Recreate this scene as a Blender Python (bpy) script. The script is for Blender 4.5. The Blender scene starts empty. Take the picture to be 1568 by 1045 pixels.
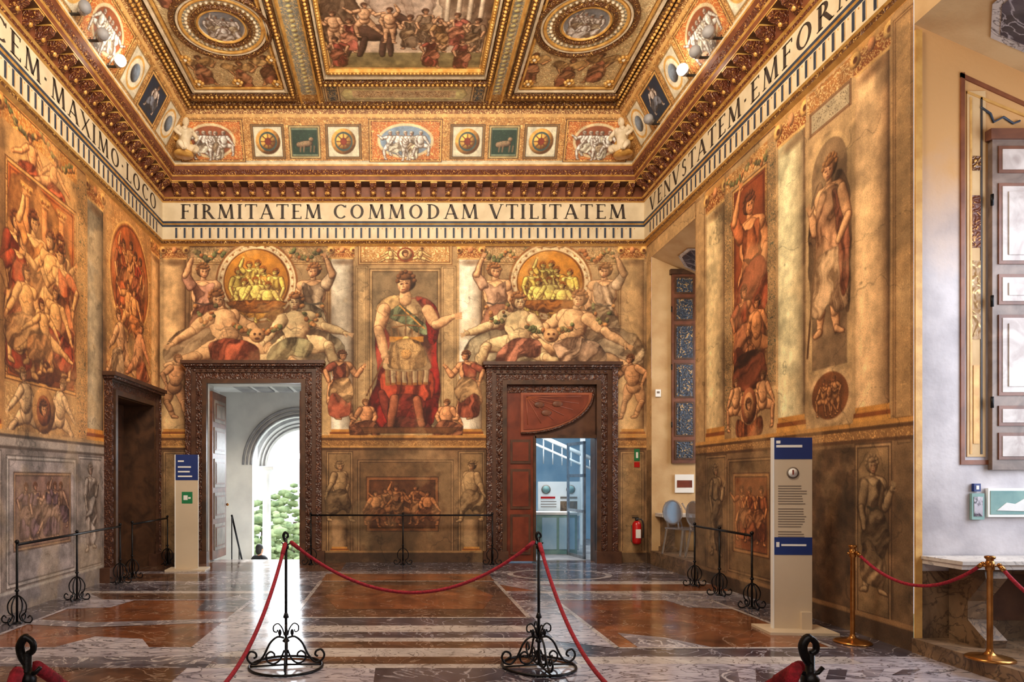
import bpy, math, random
import numpy as np
from mathutils import Vector, Matrix
random.seed(3); np.random.seed(3)
F=1024.0; VX=612.0; VY=735.0; H=1.55; D=12.5; K=F/D
XL=-4.48; XR=4.614; YN=-2.5
ZC=8.12; CC=0.8
def bx(px,y=D): return (px-VX)*y/F
def bz(py,y=D): return H+(VY-py)*y/F
scn=bpy.context.scene
# ------------------------------------------------------------ materials
def lin(c):
    o=[]
    for x in c:
        x=x/255.0
        o.append(x/12.92 if x<=0.04045 else ((x+0.055)/1.055)**2.4)
    return tuple(o)
def rgba(c): return lin(c)+(1.0,)
MATS={}
def newmat(name):
    m=bpy.data.materials.new(name); m.use_nodes=True
    nt=m.node_tree; b=nt.nodes['Principled BSDF']; MATS[name]=m
    return m,nt,b
def N(nt,t,**kw):
    n=nt.nodes.new(t)
    for k,v in kw.items(): setattr(n,k,v)
    return n
def ramp(nt,stops):
    r=N(nt,'ShaderNodeValToRGB'); e=r.color_ramp.elements
    while len(e)>1: e.remove(e[-1])
    e[0].position=stops[0][0]; e[0].color=stops[0][1]
    for p,c in stops[1:]:
        x=e.new(p); x.color=c
    return r
def noise_mat(name,c1,c2,scale=6,rough=.6,metal=0,bump=.15,detail=6,dist=0.,bscale=None,spec=.5,trans=0,top=None):
    m,nt,b=newmat(name); L=nt.links
    tc=N(nt,'ShaderNodeTexCoord'); n=N(nt,'ShaderNodeTexNoise')
    n.inputs['Scale'].default_value=scale; n.inputs['Detail'].default_value=detail; n.inputs['Distortion'].default_value=dist
    L.new(tc.outputs['Object'],n.inputs['Vector'])
    r=ramp(nt,[(.35,rgba(c1)),(.65,rgba(c2))]); L.new(n.outputs['Fac'],r.inputs['Fac']); out=r.outputs['Color']
    if top:
        sx=N(nt,'ShaderNodeSeparateXYZ'); L.new(tc.outputs['Object'],sx.inputs[0])
        ad=N(nt,'ShaderNodeMath',operation='ADD'); L.new(sx.outputs['Z'],ad.inputs[0]); L.new(n.outputs['Fac'],ad.inputs[1])
        mr=N(nt,'ShaderNodeMapRange'); mr.inputs['From Min'].default_value=top[1]; mr.inputs['From Max'].default_value=top[2]; L.new(ad.outputs[0],mr.inputs['Value'])
        mx=N(nt,'ShaderNodeMixRGB'); L.new(mr.outputs['Result'],mx.inputs['Fac']); L.new(out,mx.inputs['Color1']); mx.inputs['Color2'].default_value=rgba(top[0]); out=mx.outputs['Color']
    L.new(out,b.inputs['Base Color'])
    b.inputs['Roughness'].default_value=rough; b.inputs['Metallic'].default_value=metal
    b.inputs['Specular IOR Level'].default_value=spec
    if trans: b.inputs['Transmission Weight'].default_value=trans
    if bump:
        n2=N(nt,'ShaderNodeTexNoise'); n2.inputs['Scale'].default_value=bscale or scale*6; n2.inputs['Detail'].default_value=5
        L.new(tc.outputs['Object'],n2.inputs['Vector'])
        bp=N(nt,'ShaderNodeBump'); bp.inputs['Strength'].default_value=bump; bp.inputs['Distance'].default_value=.01
        L.new(n2.outputs['Fac'],bp.inputs['Height']); L.new(bp.outputs['Normal'],b.inputs['Normal'])
    return m
def marble(name,c1,c2,vein,scale=2.,rough=.12,vw=.03,stretch=(1,1,1),vs=1.3,brec=0.):
    m,nt,b=newmat(name); L=nt.links
    tc=N(nt,'ShaderNodeTexCoord'); mp=N(nt,'ShaderNodeMapping'); mp.inputs['Scale'].default_value=stretch
    L.new(tc.outputs['Object'],mp.inputs['Vector'])
    n=N(nt,'ShaderNodeTexNoise'); n.inputs['Scale'].default_value=scale; n.inputs['Detail'].default_value=10; n.inputs['Roughness'].default_value=.65; n.inputs['Distortion'].default_value=1.2
    L.new(mp.outputs['Vector'],n.inputs['Vector'])
    r=ramp(nt,[(.34,rgba(c1)),(.66,rgba(c2))]); L.new(n.outputs['Fac'],r.inputs['Fac']); out=r.outputs['Color']
    if brec:
        dv=N(nt,'ShaderNodeMixRGB'); dv.inputs['Fac'].default_value=.25; L.new(mp.outputs['Vector'],dv.inputs['Color1']); L.new(n.outputs['Color'],dv.inputs['Color2'])
        vo=N(nt,'ShaderNodeTexVoronoi'); vo.inputs['Scale'].default_value=scale*3.5; L.new(dv.outputs['Color'],vo.inputs['Vector'])
        se=N(nt,'ShaderNodeSeparateXYZ'); L.new(vo.outputs['Color'],se.inputs[0])
        mr0=N(nt,'ShaderNodeMapRange'); mr0.inputs['To Min'].default_value=1-brec; mr0.inputs['To Max'].default_value=1+brec; L.new(se.outputs['X'],mr0.inputs['Value'])
        ml=N(nt,'ShaderNodeMixRGB',blend_type='MULTIPLY'); ml.inputs['Fac'].default_value=1; L.new(out,ml.inputs['Color1']); L.new(mr0.outputs['Result'],ml.inputs['Color2']); out=ml.outputs['Color']
    n2=N(nt,'ShaderNodeTexNoise'); n2.inputs['Scale'].default_value=scale*vs; n2.inputs['Detail'].default_value=7; n2.inputs['Distortion'].default_value=2.2
    L.new(mp.outputs['Vector'],n2.inputs['Vector'])
    r2=ramp(nt,[(.5-vw,(0,0,0,1)),(.5,(1,1,1,1)),(.5+vw,(0,0,0,1))]); L.new(n2.outputs['Fac'],r2.inputs['Fac'])
    mx=N(nt,'ShaderNodeMixRGB'); L.new(r2.outputs['Color'],mx.inputs['Fac']); L.new(out,mx.inputs['Color1']); mx.inputs['Color2'].default_value=rgba(vein)
    L.new(mx.outputs['Color'],b.inputs['Base Color'])
    n3=N(nt,'ShaderNodeTexNoise'); n3.inputs['Scale'].default_value=3.5; n3.inputs['Detail'].default_value=5
    L.new(tc.outputs['Object'],n3.inputs['Vector'])
    mr=N(nt,'ShaderNodeMapRange'); mr.inputs['From Min'].default_value=.3; mr.inputs['From Max'].default_value=.7
    mr.inputs['To Min'].default_value=rough*.7; mr.inputs['To Max'].default_value=rough*1.7
    L.new(n3.outputs['Fac'],mr.inputs['Value']); L.new(mr.outputs['Result'],b.inputs['Roughness'])
    bp=N(nt,'ShaderNodeBump'); bp.inputs['Strength'].default_value=.07; bp.inputs['Distance'].default_value=.01
    L.new(n3.outputs['Fac'],bp.inputs['Height']); L.new(bp.outputs['Normal'],b.inputs['Normal'])
    return m
def ornate(name,bg,fg,scale=14,rough=.5,metal=0.,w=.10,bump=.5,hi=None):
    m,nt,b=newmat(name); L=nt.links
    tc=N(nt,'ShaderNodeTexCoord'); n=N(nt,'ShaderNodeTexNoise'); n.inputs['Scale'].default_value=scale*.5; n.inputs['Detail'].default_value=1.5; n.inputs['Distortion'].default_value=.6
    L.new(tc.outputs['Object'],n.inputs['Vector'])
    mu=N(nt,'ShaderNodeMath',operation='MULTIPLY'); mu.inputs[1].default_value=26.; L.new(n.outputs['Fac'],mu.inputs[0])
    si=N(nt,'ShaderNodeMath',operation='SINE'); L.new(mu.outputs[0],si.inputs[0])
    n2=N(nt,'ShaderNodeTexVoronoi'); n2.inputs['Scale'].default_value=scale*1.6; L.new(tc.outputs['Object'],n2.inputs['Vector'])
    ad=N(nt,'ShaderNodeMath',operation='SUBTRACT'); L.new(si.outputs[0],ad.inputs[0]); L.new(n2.outputs['Distance'],ad.inputs[1])
    r=ramp(nt,[(.0,rgba(bg)),(.25+w,rgba(bg)),(.55,rgba(fg)),(.9,rgba(hi or fg))])
    L.new(ad.outputs[0],r.inputs['Fac']); L.new(r.outputs['Color'],b.inputs['Base Color'])
    b.inputs['Roughness'].default_value=rough; b.inputs['Metallic'].default_value=metal
    bp=N(nt,'ShaderNodeBump'); bp.inputs['Strength'].default_value=bump; bp.inputs['Distance'].default_value=.02
    L.new(ad.outputs[0],bp.inputs['Height']); L.new(bp.outputs['Normal'],b.inputs['Normal'])
    return m
def fresco(name,rough=.75,fine=70.,amt=.22,bump=.12):
    m,nt,b=newmat(name); L=nt.links
    at=N(nt,'ShaderNodeAttribute'); at.attribute_name='Col'
    tc=N(nt,'ShaderNodeTexCoord')
    n=N(nt,'ShaderNodeTexNoise'); n.inputs['Scale'].default_value=fine; n.inputs['Detail'].default_value=6
    L.new(tc.outputs['Object'],n.inputs['Vector'])
    n2=N(nt,'ShaderNodeTexNoise'); n2.inputs['Scale'].default_value=fine*.12; n2.inputs['Detail'].default_value=9; n2.inputs['Roughness'].default_value=.68
    L.new(tc.outputs['Object'],n2.inputs['Vector'])
    ad=N(nt,'ShaderNodeMath',operation='ADD'); L.new(n.outputs['Fac'],ad.inputs[0]); L.new(n2.outputs['Fac'],ad.inputs[1])
    mr=N(nt,'ShaderNodeMapRange'); mr.inputs['From Min'].default_value=.6; mr.inputs['From Max'].default_value=1.4
    mr.inputs['To Min'].default_value=1-amt*1.3; mr.inputs['To Max'].default_value=1+amt*1.3
    L.new(ad.outputs[0],mr.inputs['Value'])
    mx=N(nt,'ShaderNodeMixRGB',blend_type='MULTIPLY'); mx.inputs['Fac'].default_value=1
    L.new(at.outputs['Color'],mx.inputs['Color1']); L.new(mr.outputs['Result'],mx.inputs['Color2'])
    L.new(mx.outputs['Color'],b.inputs['Base Color']); b.inputs['Roughness'].default_value=rough
    bp=N(nt,'ShaderNodeBump'); bp.inputs['Strength'].default_value=bump; bp.inputs['Distance'].default_value=.01
    L.new(ad.outputs[0],bp.inputs['Height']); L.new(bp.outputs['Normal'],b.inputs['Normal'])
    return m
def emis(name,c,s):
    m,nt,b=newmat(name); b.inputs['Base Color'].default_value=rgba(c); b.inputs['Emission Color'].default_value=rgba(c); b.inputs['Emission Strength'].default_value=s
    return m
fresco('fresco',amt=.30); fresco('stucco_paint',.55,90,.28,.3)
noise_mat('plaster_cream',(186,150,104),(206,174,128),2.5,.8,bump=.2,bscale=30)
noise_mat('plaster_white',(206,206,204),(226,226,222),2,.8,bump=.1)
noise_mat('plaster_cool',(166,160,164),(206,200,202),2.2,.8,bump=.3,bscale=25,top=((196,150,96),3.9,5.0))
noise_mat('plaster_blue',(136,174,200),(168,198,216),2,.8,bump=.05)
ornate('gold_orn',(96,58,28),(206,154,76),26,.4,.15,hi=(248,218,146))
ornate('gold_red',(100,50,28),(190,130,64),26,.5,.05,hi=(234,186,106))
ornate('stucco_orn',(150,112,62),(222,186,118),16,.5,.05,bump=.35,hi=(244,222,170))
ornate('bluegold',(52,60,74),(186,150,96),20,.5,.1)
ornate('doormarble',(74,44,34),(122,78,56),22,.35,0,bump=.35,hi=(166,114,84))
noise_mat('gold',(190,136,60),(228,182,102),9,.38,.2)
noise_mat('red_brown',(104,56,34),(134,78,48),5,.5,0)
noise_mat('dark_brown',(68,42,30),(94,62,44),5,.45,0)
noise_mat('white_band',(208,190,156),(224,208,176),4,.6)
noise_mat('gold_line',(186,138,72),(210,164,92),9,.5,.1)
noise_mat('ink',(42,34,30),(62,50,42),9,.6)
noise_mat('ink_blue',(34,44,60),(50,62,82),9,.6)
noise_mat('doorred',(98,42,26),(130,60,38),3.5,.4,dist=.6)
noise_mat('doorred_light',(140,74,50),(162,92,64),4,.4)
noise_mat('wood_dark',(58,38,26),(90,60,40),4,.45,dist=1.)
noise_mat('wood_grey',(104,92,84),(134,120,108),4,.5,dist=1.)
noise_mat('wood_pale',(158,144,138),(198,188,182),5,.5,dist=1.)
noise_mat('wood_shutter',(98,80,70),(130,110,98),5,.5,dist=1.)
noise_mat('wood_brown',(88,50,34),(116,70,48),5,.5,dist=1.)
noise_mat('iron',(14,14,17),(30,30,34),30,.38,.6,bump=.1)
noise_mat('brass',(150,98,48),(188,132,70),12,.25,.9,bump=.03)
noise_mat('velvet',(120,12,30),(168,26,48),60,.85,0,bump=.5,bscale=150)
noise_mat('panel_cream',(200,182,156),(208,190,164),2,.5,0,bump=0)
noise_mat('panel_blue',(16,40,104),(20,48,116),2,.5,0,bump=0)
noise_mat('text_white',(232,232,228),(240,240,236),2,.6,0,bump=0)
noise_mat('text_grey',(110,96,84),(122,108,94),2,.6,0,bump=0)
noise_mat('green_sign',(20,110,66),(26,124,74),2,.5,0,bump=0)
noise_mat('ext_red',(170,18,20),(190,26,26),3,.25,0,bump=0)
noise_mat('black_plastic',(16,16,18),(26,26,28),5,.4,0,bump=0)
noise_mat('steel',(150,152,156),(178,180,184),9,.3,.8,bump=0)
noise_mat('teal',(96,136,136),(132,164,158),4,.7)
noise_mat('foliage',(100,118,82),(172,184,136),1.6,.9,0,bump=1.,bscale=9,spec=.1)
noise_mat('ground_far',(134,140,100),(170,168,130),.2,.9,0,bump=0)
noise_mat('stone_white',(206,206,204),(232,230,226),3,.6)
noise_mat('stone_grey',(120,120,124),(160,158,158),4,.6)
noise_mat('skin',(196,142,112),(208,154,122),9,.5,0,bump=0)
noise_mat('hair',(18,14,12),(34,26,22),40,.6,0,bump=.4)
noise_mat('coat',(18,20,26),(30,32,40),20,.8,0)
noise_mat('stucco_white',(206,188,154),(232,216,188),9,.6,0,bump=.3)
m,nt,b=newmat('acrylic'); b.inputs['Base Color'].default_value=(.62,.62,.64,1); b.inputs['Roughness'].default_value=.08; b.inputs['Transmission Weight'].default_value=.85; b.inputs['IOR'].default_value=1.3
m,nt,b=newmat('glass'); b.inputs['Base Color'].default_value=(.8,.9,.95,1); b.inputs['Roughness'].default_value=.05; b.inputs['Transmission Weight'].default_value=.95; b.inputs['IOR'].default_value=1.1
emis('lampglow',(255,246,230),12.)
marble('mb_rust',(84,48,32),(146,88,54),(150,122,102),1.3,.13,.014,brec=.24)
marble('mb_brown',(64,44,36),(110,76,56),(150,128,112),1.6,.14,.014,brec=.3)
marble('mb_grey',(88,84,94),(146,138,146),(200,194,196),1.6,.13,.03,brec=.2)
marble('mb_dark',(52,48,58),(92,86,94),(164,158,164),1.5,.13,.02,brec=.3)
marble('mb_white',(156,148,146),(200,192,188),(90,82,82),2.2,.13,.02)
marble('mb_lilac',(144,138,150),(202,196,204),(64,58,70),1.3,.13,.035,(1,2.4,1),1.6)
marble('mb_bench',(190,184,178),(218,212,206),(156,150,148),2.2,.3,.02)
marble('mb_base',(94,74,56),(138,110,82),(72,56,44),2.2,.4,.03,brec=.25)
# ------------------------------------------------------------ mesh builder
def cat(pts,n=8,closed=False):
    two=len(pts[0])==2
    P=[Vector((p[0],p[1],0)) if two else Vector(p) for p in pts]; out=[]; L=len(P)
    rng=range(L) if closed else range(L-1)
    for i in rng:
        if closed: a,b_,c,d=P[(i-1)%L],P[i],P[(i+1)%L],P[(i+2)%L]
        else: a,b_,c,d=P[max(i-1,0)],P[i],P[i+1],P[min(i+2,L-1)]
        for k in range(n):
            t=k/n
            out.append(.5*((2*b_)+(c-a)*t+(2*a-5*b_+4*c-d)*t*t+(3*b_-a-3*c+d)*t**3))
    if not closed: out.append(P[-1])
    if two: return [(v[0],v[1]) for v in out]
    return out
class MB:
    def __init__(s): s.v=[];s.f=[];s.m=[];s.s=[];s.mats=[];s.M=None
    def mi(s,n):
        if n not in s.mats: s.mats.append(n)
        return s.mats.index(n)
    def add(s,vs,fs,mat,sm=False):
        o=len(s.v)
        for p in vs:
            p=Vector(p)
            if s.M is not None: p=s.M@p
            s.v.append(tuple(p))
        k=s.mi(mat)
        for f in fs: s.f.append(tuple(i+o for i in f)); s.m.append(k); s.s.append(sm)
    def box(s,x0,y0,z0,x1,y1,z1,mat):
        x0,x1=min(x0,x1),max(x0,x1);y0,y1=min(y0,y1),max(y0,y1);z0,z1=min(z0,z1),max(z0,z1)
        s.add([(x0,y0,z0),(x1,y0,z0),(x1,y1,z0),(x0,y1,z0),(x0,y0,z1),(x1,y0,z1),(x1,y1,z1),(x0,y1,z1)],
          [(0,3,2,1),(4,5,6,7),(0,1,5,4),(1,2,6,5),(2,3,7,6),(3,0,4,7)],mat)
    def quad(s,a,b,c,d,mat): s.add([a,b,c,d],[(0,1,2,3)],mat)
    def tube(s,pts,r,mat,n=8,cap=True):
        P=[Vector(p) for p in pts]; L=len(P)
        R=r if isinstance(r,(list,tuple)) else [r]*L
        if len(R)<L: R=list(R)+[R[-1]]*(L-len(R))
        vs=[];fs=[];up=None
        for i in range(L):
            t=(P[min(i+1,L-1)]-P[max(i-1,0)])
            if t.length<1e-9: t=Vector((0,0,1))
            t.normalize()
            if up is None:
                up=Vector((0,0,1)) if abs(t.z)<.9 else Vector((1,0,0))
            up=(up-t*up.dot(t))
            if up.length<1e-6: up=t.orthogonal()
            up.normalize(); w=t.cross(up)
            for k in range(n):
                a=2*math.pi*k/n; vs.append(P[i]+(up*math.cos(a)+w*math.sin(a))*R[i])
        for i in range(L-1):
            for k in range(n):
                fs.append((i*n+k,i*n+(k+1)%n,(i+1)*n+(k+1)%n,(i+1)*n+k))
        if cap: fs.append(tuple(range(n-1,-1,-1))); fs.append(tuple((L-1)*n+k for k in range(n)))
        s.add(vs,fs,mat,True)
    def lathe(s,prof,c,mat,n=24,sx=1,sy=1,flat=False):
        vs=[];fs=[];L=len(prof)
        for r,z in prof:
            for k in range(n):
                a=2*math.pi*k/n; vs.append((c[0]+r*math.cos(a)*sx,c[1]+r*math.sin(a)*sy,c[2]+z))
        for i in range(L-1):
            for k in range(n): fs.append((i*n+k,i*n+(k+1)%n,(i+1)*n+(k+1)%n,(i+1)*n+k))
        fs.append(tuple(range(n-1,-1,-1))); fs.append(tuple((L-1)*n+k for k in range(n)))
        s.add(vs,fs,mat,not flat)
    def ball(s,c,r,mat,n=14):
        if not isinstance(r,(list,tuple)): r=(r,r,r)
        vs=[];fs=[];m=n//2+1
        for i in range(m+1):
            ph=math.pi*i/m
            for k in range(n):
                a=2*math.pi*k/n; vs.append((c[0]+r[0]*math.sin(ph)*math.cos(a),c[1]+r[1]*math.sin(ph)*math.sin(a),c[2]-r[2]*math.cos(ph)))
        for i in range(m):
            for k in range(n): fs.append((i*n+k,i*n+(k+1)%n,(i+1)*n+(k+1)%n,(i+1)*n+k))
        s.add(vs,fs,mat,True)
    def extr(s,poly,fn,d0,d1,mat):
        n=len(poly)
        vs=[fn(a,b,d0) for a,b in poly]+[fn(a,b,d1) for a,b in poly]
        fs=[tuple(range(n)),tuple(range(2*n-1,n-1,-1))]+[(i,(i+1)%n,n+(i+1)%n,n+i) for i in range(n)]
        s.add(vs,fs,mat)
    def build(s,name,parent=None):
        me=bpy.data.meshes.new(name); me.from_pydata(s.v,[],s.f); me.update()
        for n in s.mats: me.materials.append(MATS[n])
        me.polygons.foreach_set('material_index',s.m); me.polygons.foreach_set('use_smooth',s.s)
        import bmesh
        bm=bmesh.new(); bm.from_mesh(me); bmesh.ops.recalc_face_normals(bm,faces=bm.faces); bm.to_mesh(me); bm.free()
        ob=bpy.data.objects.new(name,me); scn.collection.objects.link(ob)
        if parent: ob.parent=parent
        return ob
def empty(name,loc=(0,0,0)):
    e=bpy.data.objects.new(name,None); e.location=loc; e.empty_display_size=.1; scn.collection.objects.link(e); return e
# ------------------------------------------------------------ painter
def vn(X,Y,seed):
    xi=np.floor(X).astype(np.int64); yi=np.floor(Y).astype(np.int64); fx=X-xi; fy=Y-yi
    fx=fx*fx*(3-2*fx); fy=fy*fy*(3-2*fy)
    def h(a,b):
        v=(a*374761393+b*668265263+seed*974634777)&0xffffffff
        v=((v^(v>>13))*1274126177)&0xffffffff
        return ((v^(v>>16))&0xffff)/65535.0
    return (h(xi,yi)*(1-fx)+h(xi+1,yi)*fx)*(1-fy)+(h(xi,yi+1)*(1-fx)+h(xi+1,yi+1)*fx)*fy
def fbm(X,Y,sc,seed=1,o=4):
    r=0;a=.5;t=0
    for i in range(o):
        r=r+a*vn(X/sc,Y/sc,seed+i*17); t+=a; a*=.5; sc*=.5
    return r/t
def col(c): return np.array(c,dtype=np.float64)/255.0
LD=np.array([-.5,-.58,.64])
class Cv:
    def __init__(s,u0,v0,u1,v1,st,base):
        s.nu=int(round((u1-u0)/st))+1; s.nv=int(round((v1-v0)/st))+1; s.st=st
        s.us=np.linspace(u0,u1,s.nu); s.vs=np.linspace(v0,v1,s.nv)
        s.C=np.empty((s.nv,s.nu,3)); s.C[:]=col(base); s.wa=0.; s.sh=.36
        U,V=np.meshgrid(s.us,s.vs); s.WU=(fbm(U,V,13,201,3)-.5)*2; s.WV=(fbm(U,V,13,301,3)-.5)*2; s.BR=(fbm(U,V,4.5,401,3)-.5)
    def reg(s,x0,y0,x1,y1):
        w=abs(s.wa)+2
        i0,i1=np.searchsorted(s.us,[x0-w,x1+w]); j0,j1=np.searchsorted(s.vs,[y0-w,y1+w])
        if i1<=i0 or j1<=j0: return None
        sl=(slice(j0,j1),slice(i0,i1)); U,V=np.meshgrid(s.us[i0:i1],s.vs[j0:j1])
        if s.wa: U=U+s.wa*s.WU[sl]; V=V+s.wa*s.WV[sl]
        return sl,U,V
    def put(s,sl,m,c):
        m=m[...,None]; s.C[sl]=s.C[sl]*(1-m)+c*m
    def aa(s,d): return np.clip(.5-d/(s.st*1.1),0,1)
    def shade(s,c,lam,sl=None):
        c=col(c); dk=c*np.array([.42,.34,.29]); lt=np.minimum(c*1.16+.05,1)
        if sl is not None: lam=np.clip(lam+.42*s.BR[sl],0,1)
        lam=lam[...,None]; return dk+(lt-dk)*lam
    def rect(s,x0,y0,x1,y1,c,a=1.):
        g=s.reg(x0,y0,x1,y1)
        if not g: return
        sl,U,V=g; d=np.maximum(np.maximum(x0-U,U-x1),np.maximum(y0-V,V-y1)); s.put(sl,s.aa(d)*a,col(c))
    def frame(s,x0,y0,x1,y1,w,c,c2=None):
        for a in ((x0,y0,x1,y0+w),(x0,y1-w,x1,y1),(x0,y0,x0+w,y1),(x1-w,y0,x1,y1)): s.rect(*a,c)
        if c2:
            s.line([(x0+w,y0+w),(x1-w,y0+w),(x1-w,y1-w),(x0+w,y1-w),(x0+w,y0+w)],.6,c2); s.line([(x0,y0),(x1,y0),(x1,y1),(x0,y1),(x0,y0)],.6,c2)
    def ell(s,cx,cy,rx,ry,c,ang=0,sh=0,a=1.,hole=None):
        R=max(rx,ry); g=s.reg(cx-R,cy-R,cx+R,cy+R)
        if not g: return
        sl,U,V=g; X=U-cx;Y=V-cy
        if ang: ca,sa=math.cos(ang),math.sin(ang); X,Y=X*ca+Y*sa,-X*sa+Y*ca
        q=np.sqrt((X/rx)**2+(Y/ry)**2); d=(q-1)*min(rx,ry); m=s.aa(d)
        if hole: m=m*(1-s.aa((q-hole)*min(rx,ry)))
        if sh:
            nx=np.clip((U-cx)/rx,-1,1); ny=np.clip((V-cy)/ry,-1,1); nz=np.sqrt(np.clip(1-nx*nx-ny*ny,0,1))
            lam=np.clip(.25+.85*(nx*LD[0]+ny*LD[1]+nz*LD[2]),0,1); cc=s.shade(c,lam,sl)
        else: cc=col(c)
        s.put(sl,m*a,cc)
    def soft(s,cx,cy,rx,ry,c,a=.5):
        g=s.reg(cx-rx,cy-ry,cx+rx,cy+ry)
        if not g: return
        sl,U,V=g; q=((U-cx)/rx)**2+((V-cy)/ry)**2; s.put(sl,np.clip(1-q,0,1)**1.3*a,col(c))
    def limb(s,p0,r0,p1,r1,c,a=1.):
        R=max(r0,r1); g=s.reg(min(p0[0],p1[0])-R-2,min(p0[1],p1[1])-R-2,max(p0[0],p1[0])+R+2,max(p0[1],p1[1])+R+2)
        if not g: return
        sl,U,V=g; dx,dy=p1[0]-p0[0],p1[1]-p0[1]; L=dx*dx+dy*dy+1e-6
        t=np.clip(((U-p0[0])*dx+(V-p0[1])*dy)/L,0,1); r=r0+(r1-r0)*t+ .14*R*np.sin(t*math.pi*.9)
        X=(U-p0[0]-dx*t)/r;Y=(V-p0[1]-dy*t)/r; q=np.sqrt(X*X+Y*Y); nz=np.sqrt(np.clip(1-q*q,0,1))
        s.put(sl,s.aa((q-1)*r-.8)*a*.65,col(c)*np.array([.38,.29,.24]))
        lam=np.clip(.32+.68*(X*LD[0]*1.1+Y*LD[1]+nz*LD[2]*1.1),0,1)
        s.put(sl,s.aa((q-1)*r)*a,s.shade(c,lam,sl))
    def poly(s,pts,c,fold=None,smooth=True,a=1.,edge=1.):
        if smooth: pts=cat([(p[0],p[1]) for p in pts],5,True)
        xs=[p[0] for p in pts]; ys=[p[1] for p in pts]; g=s.reg(min(xs),min(ys),max(xs),max(ys))
        if not g: return
        sl,U,V=g; ins=np.zeros(U.shape,bool); dm=np.full(U.shape,1e9); n=len(pts)
        for i in range(n):
            x0,y0=pts[i];x1,y1=pts[(i+1)%n]; dx,dy=x1-x0,y1-y0
            if abs(dy)>1e-9:
                ins^=((y0>V)!=(y1>V))&(U<dx*(V-y0)/dy+x0)
            t=np.clip(((U-x0)*dx+(V-y0)*dy)/(dx*dx+dy*dy+1e-9),0,1)
            dm=np.minimum(dm,(U-x0-dx*t)**2+(V-y0-dy*t)**2)
        dm=np.sqrt(dm); d=np.where(ins,-dm,dm)
        if fold:
            ang,fr,amp=fold[:3]; ca,sa=math.cos(ang),math.sin(ang)
            A=U*ca+V*sa; B=V*ca-U*sa; w=fbm(U,V,fr*2.2,int(abs(xs[0]))+3,2)-.5
            n1=fbm(A+fr*2.4*w,B*.20+fr*w,fr*.85,int(abs(ys[0]))+11,3)
            lam=.60+amp*3.2*(n1-.5)-.28*np.exp(-((n1-.42)/.035)**2)
            lam=np.clip(lam-.3*np.exp(-dm/2.)*edge,0,1)
            cc=s.shade(c,lam,sl)
        else: cc=s.shade(c,np.clip(.8-.25*np.exp(-dm/1.8)*edge,0,1),sl)
        s.put(sl,s.aa(d-.7)*a*.5,col(c)*.32)
        s.put(sl,s.aa(d)*a,cc)
    def line(s,pts,w,c,a=1.):
        for i in range(len(pts)-1):
            x0,y0=pts[i];x1,y1=pts[i+1]; g=s.reg(min(x0,x1)-w,min(y0,y1)-w,max(x0,x1)+w,max(y0,y1)+w)
            if not g: continue
            sl,U,V=g; dx,dy=x1-x0,y1-y0; t=np.clip(((U-x0)*dx+(V-y0)*dy)/(dx*dx+dy*dy+1e-9),0,1)
            s.put(sl,s.aa(np.sqrt((U-x0-dx*t)**2+(V-y0-dy*t)**2)-w)*a,col(c))
    def arab(s,x0,y0,x1,y1,fg,sc=9,w=.35,seed=5,sym=True,a=1.,k=3.):
        g=s.reg(x0,y0,x1,y1)
        if not g: return
        sl,U,V=g; X=np.abs(U-(x0+x1)/2) if sym else U
        n=fbm(X,V,sc,seed,2); q=np.abs(np.sin(n*math.pi*k*2)); m=np.clip((w-q)/.15,0,1)
        d=np.maximum(np.maximum(x0-U,U-x1),np.maximum(y0-V,V-y1))
        s.put(sl,m*s.aa(d)*a,col(fg)*(0.8+.4*fbm(U,V,4,seed+3,2))[...,None])
    def mott(s,x0,y0,x1,y1,amp=.2,sc=25,seed=9):
        g=s.reg(x0,y0,x1,y1)
        if not g: return
        sl,U,V=g; n=fbm(U,V,sc,seed,5); s.C[sl]*=(1+amp*2*(n-.5))[...,None]
    def finish(s,sat=.94,tint=(1.03,.98,.90)):
        U,V=np.meshgrid(s.us,s.vs)
        n=fbm(U,V,70,601,5); q=np.abs(n-.5); s.C*=(1-.28*np.clip(1-q/.006,0,1))[...,None]
        n=fbm(U,V,46,611,6); m=np.clip((n-.57)/.08,0,1)[...,None]*.28; s.C=s.C*(1-m)+col((210,182,138))*m
        n=fbm(U,V,60,621,6); m=np.clip((n-.56)/.1,0,1)[...,None]*.40; s.C=s.C*(1-m*.5)
        g=s.C.mean(2,keepdims=True); s.C=(g+(s.C-g)*sat)*np.array(tint)
        return s
    def column(s,x0,x1,y0,y1,c=(222,196,152),base=True,cap=True):
        g=s.reg(x0,y0,x1,y1)
        if not g: return
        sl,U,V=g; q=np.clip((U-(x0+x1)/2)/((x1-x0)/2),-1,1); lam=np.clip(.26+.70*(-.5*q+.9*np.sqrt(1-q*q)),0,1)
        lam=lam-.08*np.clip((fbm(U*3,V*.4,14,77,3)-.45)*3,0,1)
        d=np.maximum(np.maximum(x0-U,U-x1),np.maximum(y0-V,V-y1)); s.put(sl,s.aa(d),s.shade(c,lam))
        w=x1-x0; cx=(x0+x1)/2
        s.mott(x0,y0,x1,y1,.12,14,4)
        s.soft(x1+4,(y0+y1)/2,8,(y1-y0)*.6,(70,46,30),.65)
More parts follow.
